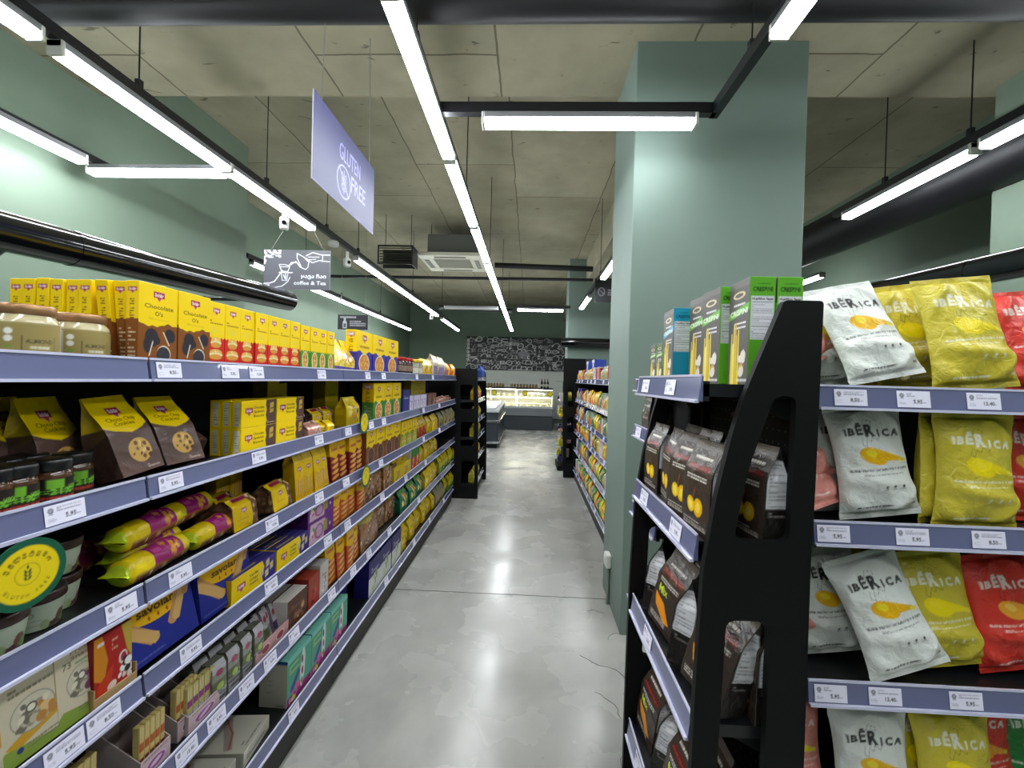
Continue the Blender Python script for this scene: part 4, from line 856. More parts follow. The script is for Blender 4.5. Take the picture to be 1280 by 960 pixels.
def tubf(lid,body,dark):
    def f(w,d,h):
        r=empty('dessert_tub'); R=w/2; cm=CM(); L=PI*R; A=Art(L,.055,body,.0014); A.blobs(L*.35,0,L*.95,.025,22,['#6d4a44','#5f8a4a','#8a9a70','#4a3434'],.005,.011,3).text('BIO',L*.1,.03,.01,'#5c5a54',bold=.01).lines(L*.1,.01,L*.33,.026,3,'#8c8c84',.4); A.rect(L*.9,0,L,.055,'#8aa85a')
        lathe_cm(cm,[(0,0),(R*.76,0),(R*.8,.003)],None,36,body); lathe_cm(cm,[(R*.8,.003),(R*.86,.025),(R*.95,.055)],A,120,rep=2); cm.build('tub_body',PAPER,r)
        MB().lathe([(0,.070),(R*.9,.070),(R*.92,.0735),(R*.99,.0735),(R*1.0,.07),(R*1.0,.056),(R*.95,.054)],36).build('lid',mat('brown_lid','#35201c',.35),r); return r
    return f
PR['tub']=dict(f=tubf('#35201c','#a9b3a0',0),cat='tub',w=.096,d=.096,h=.0735,o=None)
@proto('sausagejar','jar',.07,.07,.13)
def _(w,d,h):
    r=empty('dark_food_jar'); R=w/2; cm=CM(); lathe_cm(cm,[(0,0),(R,.002),(R,.095),(R*.85,.105)],None,20,'#4a3030'); lathe_cm(cm,[(R+.0005,.03),(R+.0005,.07)],None,20,'#8a7468'); cm.build('glass_body',GLASSJAR,r)
    MB().lathe([(0,.13),(R*.95,.13),(R,.125),(R,.105),(R*.9,.103)],20).build('lid',mat('red_lid','#b3201c',.35),r); return r
@proto('clearjar','jar',.065,.065,.13)
def _(w,d,h):
    r=empty('pale_food_jar'); R=w/2; cm=CM(); lathe_cm(cm,[(0,0),(R,.002),(R,.095),(R*.85,.105)],None,20,'#a5a08c'); lathe_cm(cm,[(R+.0005,.02),(R+.0005,.06)],None,20,'#d4cfc0'); cm.build('glass_body',GLASSJAR,r)
    MB().lathe([(0,.13),(R*.95,.13),(R,.125),(R,.105),(R*.9,.103)],20).build('lid',mat('yellow_lid','#d6b816',.35),r); return r
# plain/simple printed boxes for farther goods
def simple(name,nm,cat,w,d,h,top,bot,split=.5,side=None,blob=None,res=.004,tp=None,film=False,lid=None):
    def f(w,d,h):
        A=Art(w,h,bot,res)
        if split: A.rect(0,h*split,w,h,top)
        if blob: A.blobs(w*.2,h*.1,w*.8,h*.55,12,blob,w*.05,w*.1,3)
        A.lines(w*.2,h*.62,w*.8,h*.78,2,lid or '#8a6a3a',.5)
        if film: return pouch(nm,w,d,h,A,side or bot,side or bot,FILM,int(w*1000)%17+2,res*1.3,.005,full=.55,top=.01,bul=.2,wtop=.85)
        return carton(nm,w,d,h,A,L=side or bot,R=side or bot,T=tp or top,base=side or bot)
    PR[name]=dict(f=f,cat=cat,w=w,d=d,h=h,o=None)
simple('ginger','gingerbread_box','box',.17,.06,.12,'#4a2a1c','#5a3320',.0,'#e6e0dc',['#8a5a3a','#3a2014','#c89a6a'],.003,'#e6ded8')
simple('redbox','red_spice_box','box',.12,.06,.135,'#9c3026','#a83a2c',.0,'#8f2c22',['#c85a44','#7a1f1a'],.003,'#b04434')
simple('whitebox','white_dotted_box','box',.06,.07,.15,'#d9d4d0','#d2ccc8',.0,'#c9c4c0',['#8a8480','#f0ece8'],.003,'#cfcac6')
simple('milkbox','blue_milk_box','box',.20,.09,.215,'#241f6a','#d8dcd8',.52,'#241f6a',['#8fa070','#c9d0b0'],.004,'#1f1a5c',lid='#c8c8e8')
simple('navybox','navy_box','box',.14,.09,.17,'#2a2f78','#2c3280',.0,'#24286a',None,.004,'#30367e',lid='#c9c9e0')
simple('ylbag','yellow_snack_bag','bag',.12,.07,.15,'#f0d010','#eccb10',.5,'#d8b40c',['#e8962a','#f6e27a','#6a4a9a'],.005,film=True)
simple('yrbag','yellow_red_bag','bag',.12,.07,.17,'#ecc410','#b8321e',.5,'#c8a010',['#f0c040','#e87a2a'],.005,film=True)
simple('ygbag','yellow_green_bag','bag',.11,.07,.16,'#d8c81c','#6a9a3a',.35,'#a8a020',['#e8e078','#b8c83a'],.005,film=True)
simple('greybag','beige_grain_bag','bag',.12,.08,.15,'#9a9a7c','#a89c70',.6,'#8c8460',['#c8bc88','#7a6c48'],.005,film=True)
simple('whitestripe','white_purple_box','box',.10,.06,.12,'#d6d0e4','#ccc4dc',.0,'#8a8a94',['#5a4aa0','#e8e4f4'],.004,'#b8b4c8',lid='#5a4aa0')
simple('brownpk','brown_snack_box','box',.12,.06,.12,'#6a4a40','#5c4038',.5,'#4a342e',['#9a7868'],.005)
simple('tallyel','tall_yellow_box','box',.16,.07,.25,'#c9b414','#c0a412',.5,'#a8940e',None,.006,lid='#8a7a10')
simple('yelpack','yellow_carton','box',.16,.07,.10,'#e8cc10','#e2c40e',.0,'#c8ac0c',['#c89a4a'],.004)
simple('orangepk','orange_pack','bag',.14,.07,.15,'#f0b81a','#e2641c',.45,'#d8741c',['#f6e07a'],.005,film=True)
simple('lilacbag','cream_lilac_bag','bag',.2,.09,.2,'#d8ccae','#8f82b8',.45,'#c8bca8',['#e0d0b0','#b89a6a'],.005,film=True)
simple('flagpk','flag_coloured_pack','box',.1,.06,.16,'#2f8a3c','#b8321e',.6,'#d8d8d0',['#f0c040'],.004)
# teal toy box, trays, white boxes
@proto('tealbox','box',.27,.115,.185)
def _(w,d,h):
    A=Art(w,h,'#4fa78c',.0025); A.rect(0,0,w,h*.18,'#a0387e').rect(0,h*.9,w,h,'#7fd0c0')
    A.ell(w*.62,h*.52,w*.1,h*.42,'#dfe6e2',-.1).ell(w*.60,h*.7,w*.04,h*.09,'#7a2f5a').ell(w*.61,h*.45,w*.04,h*.09,'#b03a50').ell(w*.6,h*.22,w*.04,h*.08,'#6a8a4a'); A.poly([(w*.1,h*.3),(w*.45,h*.62),(w*.5,h*.5),(w*.2,h*.2)],'#3a4f9c').lines(w*.08,h*.65,w*.45,h*.85,3,'#c8d85a',.5,3).blobs(w*.15,h*.05,w*.5,h*.3,9,['#e85aa0','#f0e070','#8a4aa0'],.008,.016,6).text('Fit',w*.08,h*.03,h*.1,'#f0d8e8',bold=.03)
    T=Art(w,d,'#3f9a80',.004); T.rect(0,0,w,d*.3,'#8fe0d0').rect(w*.3,d*.35,w*.75,d*.8,'#d8f0e0').blobs(w*.3,d*.3,w*.7,d*.8,10,['#c8d84a','#f0f6f0'],.01,.02,3)
    s=Art(d,h,'#c2beb0',.004); s.rect(0,h*.92,d,h,'#1f4f8a').lines(d*.2,h*.3,d*.5,h*.8,6,'#a8a498',.4).rect(d*.6,h*.03,d*.9,h*.07,'#8a8678'); return carton('cereal_snack_box',w,d,h,A,L=s,R=s,T=T,base='#4fa78c')
@proto('pamphlet','box',.17,.24,.05)
def _(w,d,h):
    T=Art(w,d,'#cdc9ba',.003); T.poly([(w*.1,d*.2),(w*.9,d*.5),(w*.85,d*.62),(w*.05,d*.3)],'#a89a90').line([(w*.1,d*.25),(w*.5,d*.35),(w*.9,d*.6)],.006,'#a85a5a').lines(w*.2,d*.05,w*.8,d*.15,2,'#8f8c80',.5).ell(w*.5,d*.75,w*.2,d*.1,'#a8a48e')
    A=Art(w,h,'#d4d0c2',.003); A.lines(w*.1,h*.3,w*.8,h*.7,2,'#7a766a',.5); return carton('white_flat_box',w,d,h,A,L='#c0bcae',R='#c0bcae',T=T,base='#cfcbbd')
def tray(sticks,band,pack):
    def f(w,d,h):
        r=empty('display_tray'); pk='#c8b0b4'; A=Art(w,h*.42,pk,.0016); A.ell(w*.5,h*.2,w*.34,h*.12,'#e0c4d8').ell(w*.5,h*.2,w*.3,h*.095,'#a05a94').ell(w*.5,h*.2,w*.2,h*.04,'#e8d0e8',.2).lines(w*.1,h*.36,w*.9,h*.41,1,'#8a6a74',.6).lines(w*.1,h*.02,w*.9,h*.07,1,'#8a6a74',.6)
        cm=CM(); box_cm(cm,w,.003,h*.42,{'F':A,'*':pk},.0006,(0,-d/2+.0015,0)); box_cm(cm,w,d,.003,{'*':pk},.0006)
        box_cm(cm,w,.003,h,{'*':'#b8aaa4'},.0006,(0,d/2-.0015,0)); cm.build('tray_front',CARTON,r)
        for x in (-w/2,w/2-.003): MB().prism([(-d/2+.003,0),(d/2-.003,0),(d/2-.003,h),(-d/2+.003,h*.42)],x,x+.003,axis='x').build('tray_side',mat('tray_card','#b5a7a6',.7),r)
        n=5; pw=(w-.012)/n
        for i in range(n):
            cm=CM(); B=Art(pw*.94,h*.98,sticks,.0018); B.rect(0,h*.52,pw,h*.68,band); B.rect(pw*.1,h*.7,pw*.2,h*.95,'#efe0b0').rect(pw*.5,h*.7,pw*.6,h*.95,'#efe0b0').rect(0,0,pw,h*.4,pack)
            box_cm(cm,pw*.94,.02,h*.98,{'F':B,'*':sticks},.003); o=cm.build('stick_pack',FILM,r); o.location=(-w/2+.006+pw*(i+.5),-d/2+.02,.004)
        return r
    return f
PR['tray_orange']=dict(f=tray('#d8c07a','#c05a22','#8a4a44'),cat='display tray',w=.088,d=.14,h=.135,o=None)
PR['tray_purple']=dict(f=tray('#c9b878','#8c2a7c','#dcdcdc'),cat='display tray',w=.12,d=.14,h=.125,o=None)
@proto('barpack','bag',.055,.05,.13)
def _(w,d,h):
    A=Art(w,h,'#8f8f88',.0018); A.rect(0,h*.78,w,h,'#c0bcc4').ell(w*.5,h*.76,w*.28,h*.07,'#b3305a').rect(0,h*.35,w,h*.6,'#5c6238').ell(w*.5,h*.45,w*.25,h*.08,'#9ab84a').rect(0,0,w,h*.3,'#6c6c6c').lines(w*.1,h*.05,w*.9,h*.25,3,'#d0d0d0',.5); return pouch('clear_wrapped_bar_pack',w,d,h,A,'#78786c','#78786c',CLEARFILM,23,.002,.004,full=.85,top=.03,bul=.15)
@proto('pinktray','display tray',.20,.13,.10)
def _(w,d,h):
    r=empty('pink_display_tray'); pk='#c79a98'; A=Art(w,h*.55,pk,.002); 
    for i in range(2): A.ell(w*(.27+.45*i),h*.27,w*.14,h*.16,'#e0c0b8').ell(w*(.27+.45*i),h*.27,w*.11,h*.12,'#a03a4a')
    cm=CM(); box_cm(cm,w,.003,h*.55,{'F':A,'*':pk},.0006,(0,-d/2+.0015,0)); box_cm(cm,w,d,.003,{'*':pk},.0006); box_cm(cm,.003,d-.006,h*.55,{'*':pk},.0006,(-w/2+.0015,0,0)); box_cm(cm,.003,d-.006,h*.55,{'*':pk},.0006,(w/2-.0015,0,0)); cm.build('tray_box',CARTON,r)
    for i in range(7):
        B=Art(.024,.12,'#b0a8ae',.002); B.ell(.012,.085,.008,.012,'#a0304a').rect(0,.02,.024,.05,['#5a3a7a','#6a7a3a','#8a8a90'][i%3]).lines(.003,.055,.021,.07,2,'#e8e8e8',.5)
        o=pouch('wrapped_bar',.024,.02,.12,B,'#a8a0a8','#a8a0a8',CLEARFILM,30+i,.003,.002,full=.8,top=.006,parent=r); o.location=(-w/2+.018+i*.027,-.025+.01*(i%2),.005); o.rotation_euler=(-.25,0,0)
    return r
# round shelf talker
def talker_art(D):
    A=Art(D,D,'#e9cf07',.0016 if D>.1 else .003); c=D/2; A.rect(0,0,D,D,'#0f5a41'); A.ell(c,c,D*.5,D*.5,'#0f5a41',0,60).ell(c,c,D*.40,D*.40,'#ecd208',0,60)
    A.ell(c,c,D*.155,D*.155,'#9a8a10',0,40).ell(c,c,D*.145,D*.145,'#ecd208',0,40); g='#1f4a24'
    for i in range(3):
        for s in (-1,1): A.ell(c+s*D*.025,c-D*.06+i*D*.05,D*.015,D*.033,g,-s*.5)
    A.ell(c,c+D*.10,D*.014,D*.03,g); 
    for i,ch in enumerate('უგლუტენო'):
        a=math.radians(155-i*18.5); A.text(ch,c+D*.265*math.cos(a),c+D*.265*math.sin(a)-0*D,D*.062,'#6a4a08',rot=a-PI/2,bold=.015,center=True)
    for i,ch in enumerate('GLUTEN FREE'):
        a=math.radians(212+i*11.6); A.text(ch,c+D*.33*math.cos(a),c+D*.33*math.sin(a),D*.05,'#8a6a10',rot=a+PI/2,bold=.01,center=True)
    return A
def talker(D,loc,rz,label,roll=0.):
    A=talker_art(D); n=64; k=np.linspace(0,1,max(12,int(D/.003))); th=np.linspace(0,2*PI,n*2,endpoint=False); K,T=np.meshgrid(k,th,indexing='ij')
    P=np.stack([K*D/2*np.cos(T),np.zeros_like(K)-.001,K*D/2*np.sin(T)],-1); C=sample(A.out(),.5+K*np.cos(T)/2,.5+K*np.sin(T)/2)
    cm=CM().grid(P,C,wrap=True,flip=True); P2=P.copy(); P2[...,1]=.001; cm.grid(P2,np.array(lin('#0f5a41')),wrap=True); rim=np.stack([P[-1],P2[-1]]); cm.grid(rim,np.array(lin('#0f5a41')),wrap=True)
    o=cm.build('round_shelf_talker',PAPER); o.location=loc; o.rotation_euler=(0,roll,rz); tag(o,label,'shelf sign'); return o
# chips, crispy sticks, dark pouches -------------------------
def iberica(w,h,bg,ink,chip,blackink='#1c1c1c'):
    A=Art(w,h,bg,.0014); x=w*.12; y=h*.73
    for ch,s,dx,dy in (('I',.06,.05,0),('B',.062,.125,0),('Ē',.08,.12,0),('R',.105,.165,-.018),('I',.06,.065,-.026),('C',.062,.14,-.03),('A',.062,.13,-.032)):
        A.text(ch,x,y+dy*h,h*s,ink,wd=(w*dx*.82 if ch!='I' else w*.026),bold=.05); x+=w*dx
    A.line([(w*.44,h*.74),(w*.38,h*.80),(w*.44,h*.86),(w*.54,h*.84),(w*.5,h*.77)],.0008,blackink); A.line([(w*.36,h*.70),(w*.33,h*.64),(w*.38,h*.62),(w*.42,h*.69),(w*.46,h*.66),(w*.5,h*.70),(w*.56,h*.67),(w*.62,h*.72)],.0009,blackink)
    A.ell(w*.45,h*.535,w*.19,h*.072,chip,-.35).poly([(w*.5,h*.60),(w*.92,h*.49),(w*.9,h*.475),(w*.55,h*.49)],chip).ell(w*.86,h*.485,w*.06,h*.018,'#f0e04a',-.2).ell(w*.42,h*.56,w*.08,h*.03,'#f6de2a' if chip!='#f0a830' else '#f8c860',-.35)
    A.text('BLACK TRUFFLE FLAVOURED POTATO CHIPS',w*.12,h*.405,h*.02,ink,wd=w*.8,bold=.02); A.lines(w*.25,h*.365,w*.85,h*.395,2,ink,.35,3)
    for i in range(3): A.rect(w*(.5+.12*i),h*.25,w*(.53+.12*i),h*.275,ink); A.rect(w*(.48+.12*i),h*.235,w*(.55+.12*i),h*.238,ink)
    A.lines(w*.15,h*.09,w*.6,h*.11,1,ink,.7,2); A.rect(w*.85,h*.1,w*.93,h*.115,ink)
    A.rect(0,0,w,h*.03,tuple(c*.85 for c in lin(bg))).rect(0,h*.97,w,h,tuple(c*.85 for c in lin(bg))); return A
CH={'white':('#dfe2de','#26282a','#efb90c'),'yellow':('#cdbd3a','#f0eed8','#f2dc08'),'pink':('#dd8f84','#f4e2dc','#f0d820'),'red':('#d8382c','#f6e4dc','#f0a830'),'green':('#1c7a30','#dff0dc','#e8d83a')}
for k_,(bg,ink,chp) in CH.items():
    PR['chip_'+k_]=dict(f=(lambda w,d,h,bg=bg,ink=ink,chp=chp,k_=k_:pillow('chip_bag',w,h,d,iberica(w,h,bg,ink,chp),bg,MATTEFILM,{'white':3,'yellow':8,'pink':12,'red':21,'green':4}[k_],.0028,.010)),cat='chip bag',w=.195,d=.08,h=.285,o=None)
def crisp(bgside,face,band):
    def f(w,d,h):
        A=Art(w,h,'#5c5754',.0013); A.rect(0,h*.93,w,h,'#6a6663'); A.ell(w*.5,h*.86,w*.3,h*.035,'#d8c9a0').ell(w*.5,h*.86,w*.2,h*.02,'#5c5754').lines(w*.25,h*.76,w*.8,h*.79,1,'#e8e8e8',.6)
        A.poly([(0,h*.63),(w,h*.70),(w,h*.77),(0,h*.70)],band); A.text('CRISPINI',w*.08,h*.665,h*.05,'#e8f0e0',wd=w*.84,bold=.03,rot=.04); A.lines(w*.3,h*.54,w*.85,h*.62,2,'#f0f0f0',.4,4)
        for i,(x,t) in enumerate(((.16,.50),(.28,.58),(.4,.48),(.5,.53),(.22,.4),(.36,.6))): A.poly([(w*(x-.05),0),(w*(x+.05),0),(w*(x+.02+.03),h*t),(w*(x-.03+.03),h*t)],['#e8cf4a','#f0dd78','#dcb838'][i%3])
        A.blobs(w*.58,h*.12,w*.82,h*.32,9,['#e0d8c8','#c9a060','#e8e2d6'] ,.006,.014,5); A.lines(w*.5,h*.03,w*.95,h*.08,1,'#e0e0e0',.5)
        s=Art(d,h,bgside,.0013); s.text('CRESPINI',d*.12,h*.865,h*.04,'#123c14' if bgside!='#1a93b8' else '#0a3c58',wd=d*.76,bold=.03); s.lines(d*.3,h*.93,d*.8,h*.95,1,'#2a5a20',.4); s.rect(d*.06,h*.42,d*.94,h*.82,'#e4e4ea').text('Nutrition Facts',d*.1,h*.785,h*.022,'#2a2a2a',wd=d*.8,bold=.02); s.rect(d*.1,h*.762,d*.9,h*.768,'#444444').rect(d*.1,h*.535,d*.9,h*.541,'#444444').lines(d*.1,h*.55,d*.9,h*.755,11,'#8a8a92',.35,4).lines(d*.1,h*.43,d*.9,h*.53,5,'#8a8a92',.35,6).lines(d*.2,h*.06,d*.8,h*.14,5,'#4a8a20' if bgside!='#1a93b8' else '#1a7a98',.3,5)
        return carton('breadstick_box',w,d,h,A,L=bgside,R=s,T=face,base=bgside)
    return f
PR['crisp_green']=dict(f=crisp('#5fae2a','#4a8f20','#72b840'),cat='box',w=.095,d=.055,h=.235,o=None)
PR['crisp_teal']=dict(f=crisp('#1a93b8','#157a9a','#4aa8d0'),cat='box',w=.11,d=.055,h=.22,o=None)
PR['crisp_small']=dict(f=crisp('#5fae2a','#4a8f20','#72b840'),cat='box',w=.07,d=.04,h=.14,o=None)
def darkp(w,d,h,motif,sea):
    A=Art(w,h,'#3a3028',.0016); A.lines(w*.2,h*.80,w*.8,h*.84,1,'#d8d0c4',.7,sea); A.rect(w*.1,h*.68,w*.9,h*.75,'#5c1f1a').text('FREEZE-DRIED',w*.12,h*.695,h*.03,'#9a3a30',wd=w*.76,bold=.02); A.lines(w*.15,h*.58,w*.85,h*.64,2,'#dcd6cc',.45,sea+1)
    if motif=='mango': A.ell(w*.36,h*.3,w*.13,h*.085,'#f0c81c',.2).ell(w*.35,h*.3,w*.07,h*.055,'#f8e05a',.2).ell(w*.62,h*.29,w*.15,h*.10,'#e8b414',-.5).ell(w*.62,h*.29,w*.08,h*.06,'#f6d84a',-.5).line([(w*.45,h*.37),(w*.5,h*.5)],.002,'#b0522a')
    else: A.poly([(w*.1,h*.4),(w*.5,h*.35),(w*.8,h*.15),(w*.6,h*.12),(w*.2,h*.25)],'#e8941c').text('Mix',w*.2,h*.44,h*.1,'#c8dc3a',bold=.02)
    A.lines(w*.08,h*.07,w*.9,h*.15,3,'#cfc8bc',.4,sea+2); A.rect(0,h*.9,w,h,'#57504a')
    s=Art(d,h,'#1c1916',.002); s.rect(d*.08,h*.38,d*.92,h*.86,'#c9c9cc').lines(d*.14,h*.4,d*.86,h*.84,13,'#77777c',.4,3).rect(d*.1,h*.55,d*.9,h*.556,'#222222').lines(d*.2,h*.3,d*.8,h*.36,2,'#8a8680',.4); return A,s
PR['dark_mango']=dict(f=lambda w,d,h:pouch('snack_pouch',w,d,h,*darkp(w,d,h,'mango',3),'#2a241f',FILM,5,.0024,.003,full=.62,top=.003,lean=.008,bul=.12),cat='pouch',w=.125,d=.055,h=.205,o=None)
PR['dark_mix']=dict(f=lambda w,d,h:pouch('snack_pouch',w,d,h,*darkp(w,d,h,'mix',8),'#1d1a17',FILM,9,.0024,.004,full=.62,top=.003,lean=.008,bul=.14),cat='pouch',w=.13,d=.06,h=.215,o=None)
PR['dark_fold']=dict(f=lambda w,d,h:pouch('snack_pouch',w,d,h,Art(w,h,'#4a443e',.004).lines(w*.1,h*.3,w*.9,h*.9,4,'#8a847c',.4),'#3a342e','#3a342e',mat('silver_foil_back','#8f8a84',.3,metal=.7) if 0 else FILM,14,.004,.006,full=.3,top=.003,lean=-.01),cat='pouch',w=.1,d=.05,h=.15,o=None)
# ---------------------------------------------------------------- placing and labels
PLACED=[]
def put(name,loc,rz=0.,lean=0.,roll=0.,look='',where='',key=None,group=None,lift=True):
    o=get(name); p=PR[name]; x,y,z=loc
    if lift: z+=abs(math.sin(lean))*p['d']/2*(1 if lean>=0 else .6)+abs(math.sin(roll))*p['w']/2
    o.location=(x,y,z); o.rotation_euler=(lean*-1,roll,rz); o['category']=p['cat']
    PLACED.append((o,look,where,key if key is not None else y,group)); return o
LW=["left rack's top shelf","left rack's second shelf","left rack's third shelf","left rack's fourth shelf","left rack's fifth shelf","left rack's bottom shelf"]
CLR=[9,.247,.217,.186,.237,.277]
def PLc(name,lv,yc,back=0.,up=0.,rz=0.,lean=0.,roll=0.,look='',group=None,jit=.0):
    d=PR[name]['d']; o=put(name,(LX-.012-d/2-back,yc,SURF[lv]+up),PI/2+rz+jit*random.uniform(-1,1),lean,roll,look,LW[lv],yc,group)
    hm=CLR[lv]-up; k=hm/(PR[name]['h']*math.cos(lean)+abs(math.sin(lean))*d*.5)
    if k<1: o.scale=(1,1,k)
    return o
def rowL(name,lv,y0,y1,n,look,back=0.,up=0.,jit=.02,lean=0.,roll=0.,group=True,bj=.006,rows=1):
    pitch=(y1-y0)/n
    for k in range(rows):
        for i in range(n):
            q=.05 if PR[name]['cat']=='bag' else .0
            PLc(name,lv,y0+pitch*(i+.5),back+k*(PR[name]['d']+.006)+random.uniform(0,bj+q*.3),up,0,lean+random.uniform(0,q*1.6),roll+random.uniform(-q,q),look if k==0 else look+' behind',None,jit)
def finish():
    by={}
    for t in PLACED: by.setdefault((t[1],t[2]),[]).append(t)
    for (look,where),ts in by.items():
        ts.sort(key=lambda t:t[3])
        for i,(o,_,_,_,g) in enumerate(ts):
            if len(ts)==1: o['label']='%s on the %s'%(look,where)
            else:
                o['label']='%s, %s from near end, %s'%(look,ORD[i+1] if i+1<len(ORD) else str(i+1)+'th',where); o['group']='%s (%s)'%(look,where)
            if len(ts)==2: o['label']='%s, the %s of two, %s'%(look,['nearer','farther'][i],where)
    for o in COL.objects:
        if 'label' in o and len(o['label'].replace(',',' ').split())>16: print('LONG',o['label'])
# ---------------------------------------------------------------- goods on the long left rack
def Yp(lv,px,X=.912):
    py=475+(1.5-SURF[lv])/X*(662-px); return X/-ang(px,py)
def fitted(name,w):
    k='%s@%.3f'%(name,w)
    if k not in PR: p=dict(PR[name]); p['w']=w; p['o']=None; PR[k]=p
    return k
def RP(name,lv,a,b,n,look,back=0.,up=0.,jit=.02,lean=0.,roll=0.,bj=.004,rows=1,fit=True,gap=.97,h=None):
    y0,y1=Yp(lv,a),Yp(lv,b); pitch=(y1-y0)/n; nm=fitted(name,round(pitch*gap,3)) if fit else name
    rowL(nm,lv,y0,y1,n,look,back,up,jit,lean,roll,bj=bj,rows=rows)
# top shelf
PLc('almond',0,(Yp(0,5)+Yp(0,78))/2+.022,.0,look='squat almond butter jar with copper lid',rz=-.45)
PLc('almond',0,(Yp(0,80)+Yp(0,143))/2+.038,.016,look='squat almond butter jar with copper lid',rz=-.4)
yc=Yp(0,172)+.056
for k in range(9):
    PLc('choc',0,yc+[0,.0,-.005,0,.004,0,-.003,0,.003][k]+(.02 if k in(1,2) else 0),k*.0345+(.012 if k>2 else 0),look='yellow biscuit box in the deep row behind the almond jars' if k else 'dark cookie biscuit box at the shelf front',roll=[0,-.09,-.12,0,0,0,.02,0,0][k],group=None)
    if k: PLACED[-1]=(PLACED[-1][0],'yellow biscuit box spine behind almond jars',LW[0],-k,None)
PLc('choc',0,Yp(0,172)+.056+.116,.0,look='dark cookie biscuit box at the shelf front')
a=Yp(0,258); nb=fitted('bunbox',.073)
RP('bunbox',0,259,375,7,'tall red and yellow bun box')
RP('greenbox',0,375.5,418,4,'slim green and yellow roll box')
RP('pastabag',0,419,458,2,'crinkled yellow pasta bag with violet foot',jit=.15,fit=True,gap=1.05,bj=.02)
RP('cereal_blue',0,449,501,3,'yellow cereal box with violet sides',back=.02)
RP('sausagejar',0,502,517,4,'dark food jar with red lid')
RP('clearjar',0,518,527,2,'pale food jar with yellow lid')
RP('ylbag',0,528,542,2,'round yellow snack bag on the far part')
RP('lilacbag',0,543,559,2,'cream and lilac bag on the far part')
RP('orangepk',0,560,570,2,'orange and yellow pack near the end panel')
# second shelf
for i,(px,bk) in enumerate(((3,.0),(35,.0),(80,.0),(124,.03))): PLc('cocoa',1,Yp(1,px)+.0,bk,look='small cocoa cream jar with black lid',rz=-.45+.1*i)
for i,(px,bk) in enumerate(((-8,.075),(25,.08),(60,.085))): PLc('cocoa',1,Yp(1,px)+.06,bk,look='cocoa cream jar behind the front jars',rz=.4)
PLc('cookiebag',1,Yp(1,174)+.03,.015,lean=.30,rz=.08,roll=-.06,look='brown chocolate chip cookie bag, leaning back')
PLc('cookiebag',1,Yp(1,230)+.03,.015,lean=.36,rz=-.05,roll=.0,look='brown chocolate chip cookie bag, leaning back')
PLc('cookiebag',1,Yp(1,268)+.035,.09,lean=1.1,rz=-.25,look='brown cookie bag slumped flat beside the biscuit boxes')
PLc('cookiebag',1,Yp(1,146)-.01,.115,lean=.12,rz=.25,look='brown cookie bag half hidden behind the leaning ones')
PLc('cookiebag',1,Yp(1,118)+.0,.17,lean=.05,rz=.35,look='brown cookie bag deepest in the shadow behind jars')
y=Yp(1,300)
for col in range(2):
    for row in range(3):
        for st in range(2):
            if col==1 and row==2: continue
            PLc('sandwich',1,y+.094+col*.195,row*.035,st*.0885,look=['lower','upper'][st]+' sandwich biscuit box '+(['in front','one deep','two deep'][row]),rz=0)
PLc('tallyel',1,Yp(1,420),.29,look='yellow box in the dark behind the snack bags')
RP('bluepouch',1,388,414,2,'dark blue bag behind the flat packs',back=.12,fit=True)
RP('pinkpack',1,386,402,1,'small see-through pink bag'); RP('flatyellow',1,402,420,2,'small flat yellow bag')
RP('toast',1,415,440,2,'yellow bread bag by the round sign',back=.08,fit=True); RP('ylbag',1,441,457,1,'yellow and blue bag behind the round sign',back=.02)
PLc('tallyel',1,Yp(1,447)+.12,.2,look='tall yellow box behind the green cereal boxes')
RP('cereal_green',1,466,501,3,'yellow and green cereal box',back=.0)
RP('navybox',1,503,512,1,'grey side carton beside the cereal boxes',up=0); RP('whitestripe',1,512,533,5,'white and violet striped carton'); RP('brownpk',1,534,545,2,'brown snack carton'); RP('pinkpack',1,547,566,2,'pink wrapped pack near the end panel')
RP('tallyel',1,528,544,2,'tall yellow box standing behind the cartons',back=.1)
# third shelf
for (px,bk,st) in ((-14,.0,0),(54,.02,0),(100,.06,0),(100,.06,1),(8,.08,0)): PLc('tub',2,Yp(2,px)+.035,bk,up=st*.075,look=['brown lidded dessert tub','brown lidded dessert tub stacked on another'][st],rz=.3*bk*20)
rl='yellow biscuit roll wrapper lying down'
for (px,bk,up,rz,ro) in ((186,.005,.0,.10,.0),(215,.085,.0,.1,.0),(268,.012,.0,.06,.0),(200,.05,.066,.14,0),(170,.17,.0,.18,0),(262,.09,.06,.1,0),(250,.18,.0,.12,0)):
    n_='roll'; o=PLc(n_,2,Yp(2,px)+(.05),bk,up,rz=rz,look=rl)
RP('toast',2,292,328,1,'yellow sliced bread bag',fit=False,lean=.1,gap=1); RP('toast',2,333,372,1,'yellow sliced bread bag',fit=False,gap=1,lean=.1); PLc('toast',2,Yp(2,318),.1,.0,look='yellow bread bag deeper in the shelf',rz=.2)
RP('sticks',2,372,415,4,'yellow breadstick pack',jit=.1,lean=.05); RP('sticks',2,345,372,2,'yellow breadstick pack standing deeper',back=.22)
RP('darkround',2,418,455,4,'dark red and yellow cracker pack')
RP('cereal_brown',2,457,500,4,'brown oval muesli box'); RP('cereal_leaf',2,501,521,3,'green and yellow flake box')
RP('yrbag',2,522,535,3,'yellow and red bag'); RP('ylbag',2,536,549,3,'yellow snack bag'); RP('greybag',2,550,568,4,'beige grain bag')
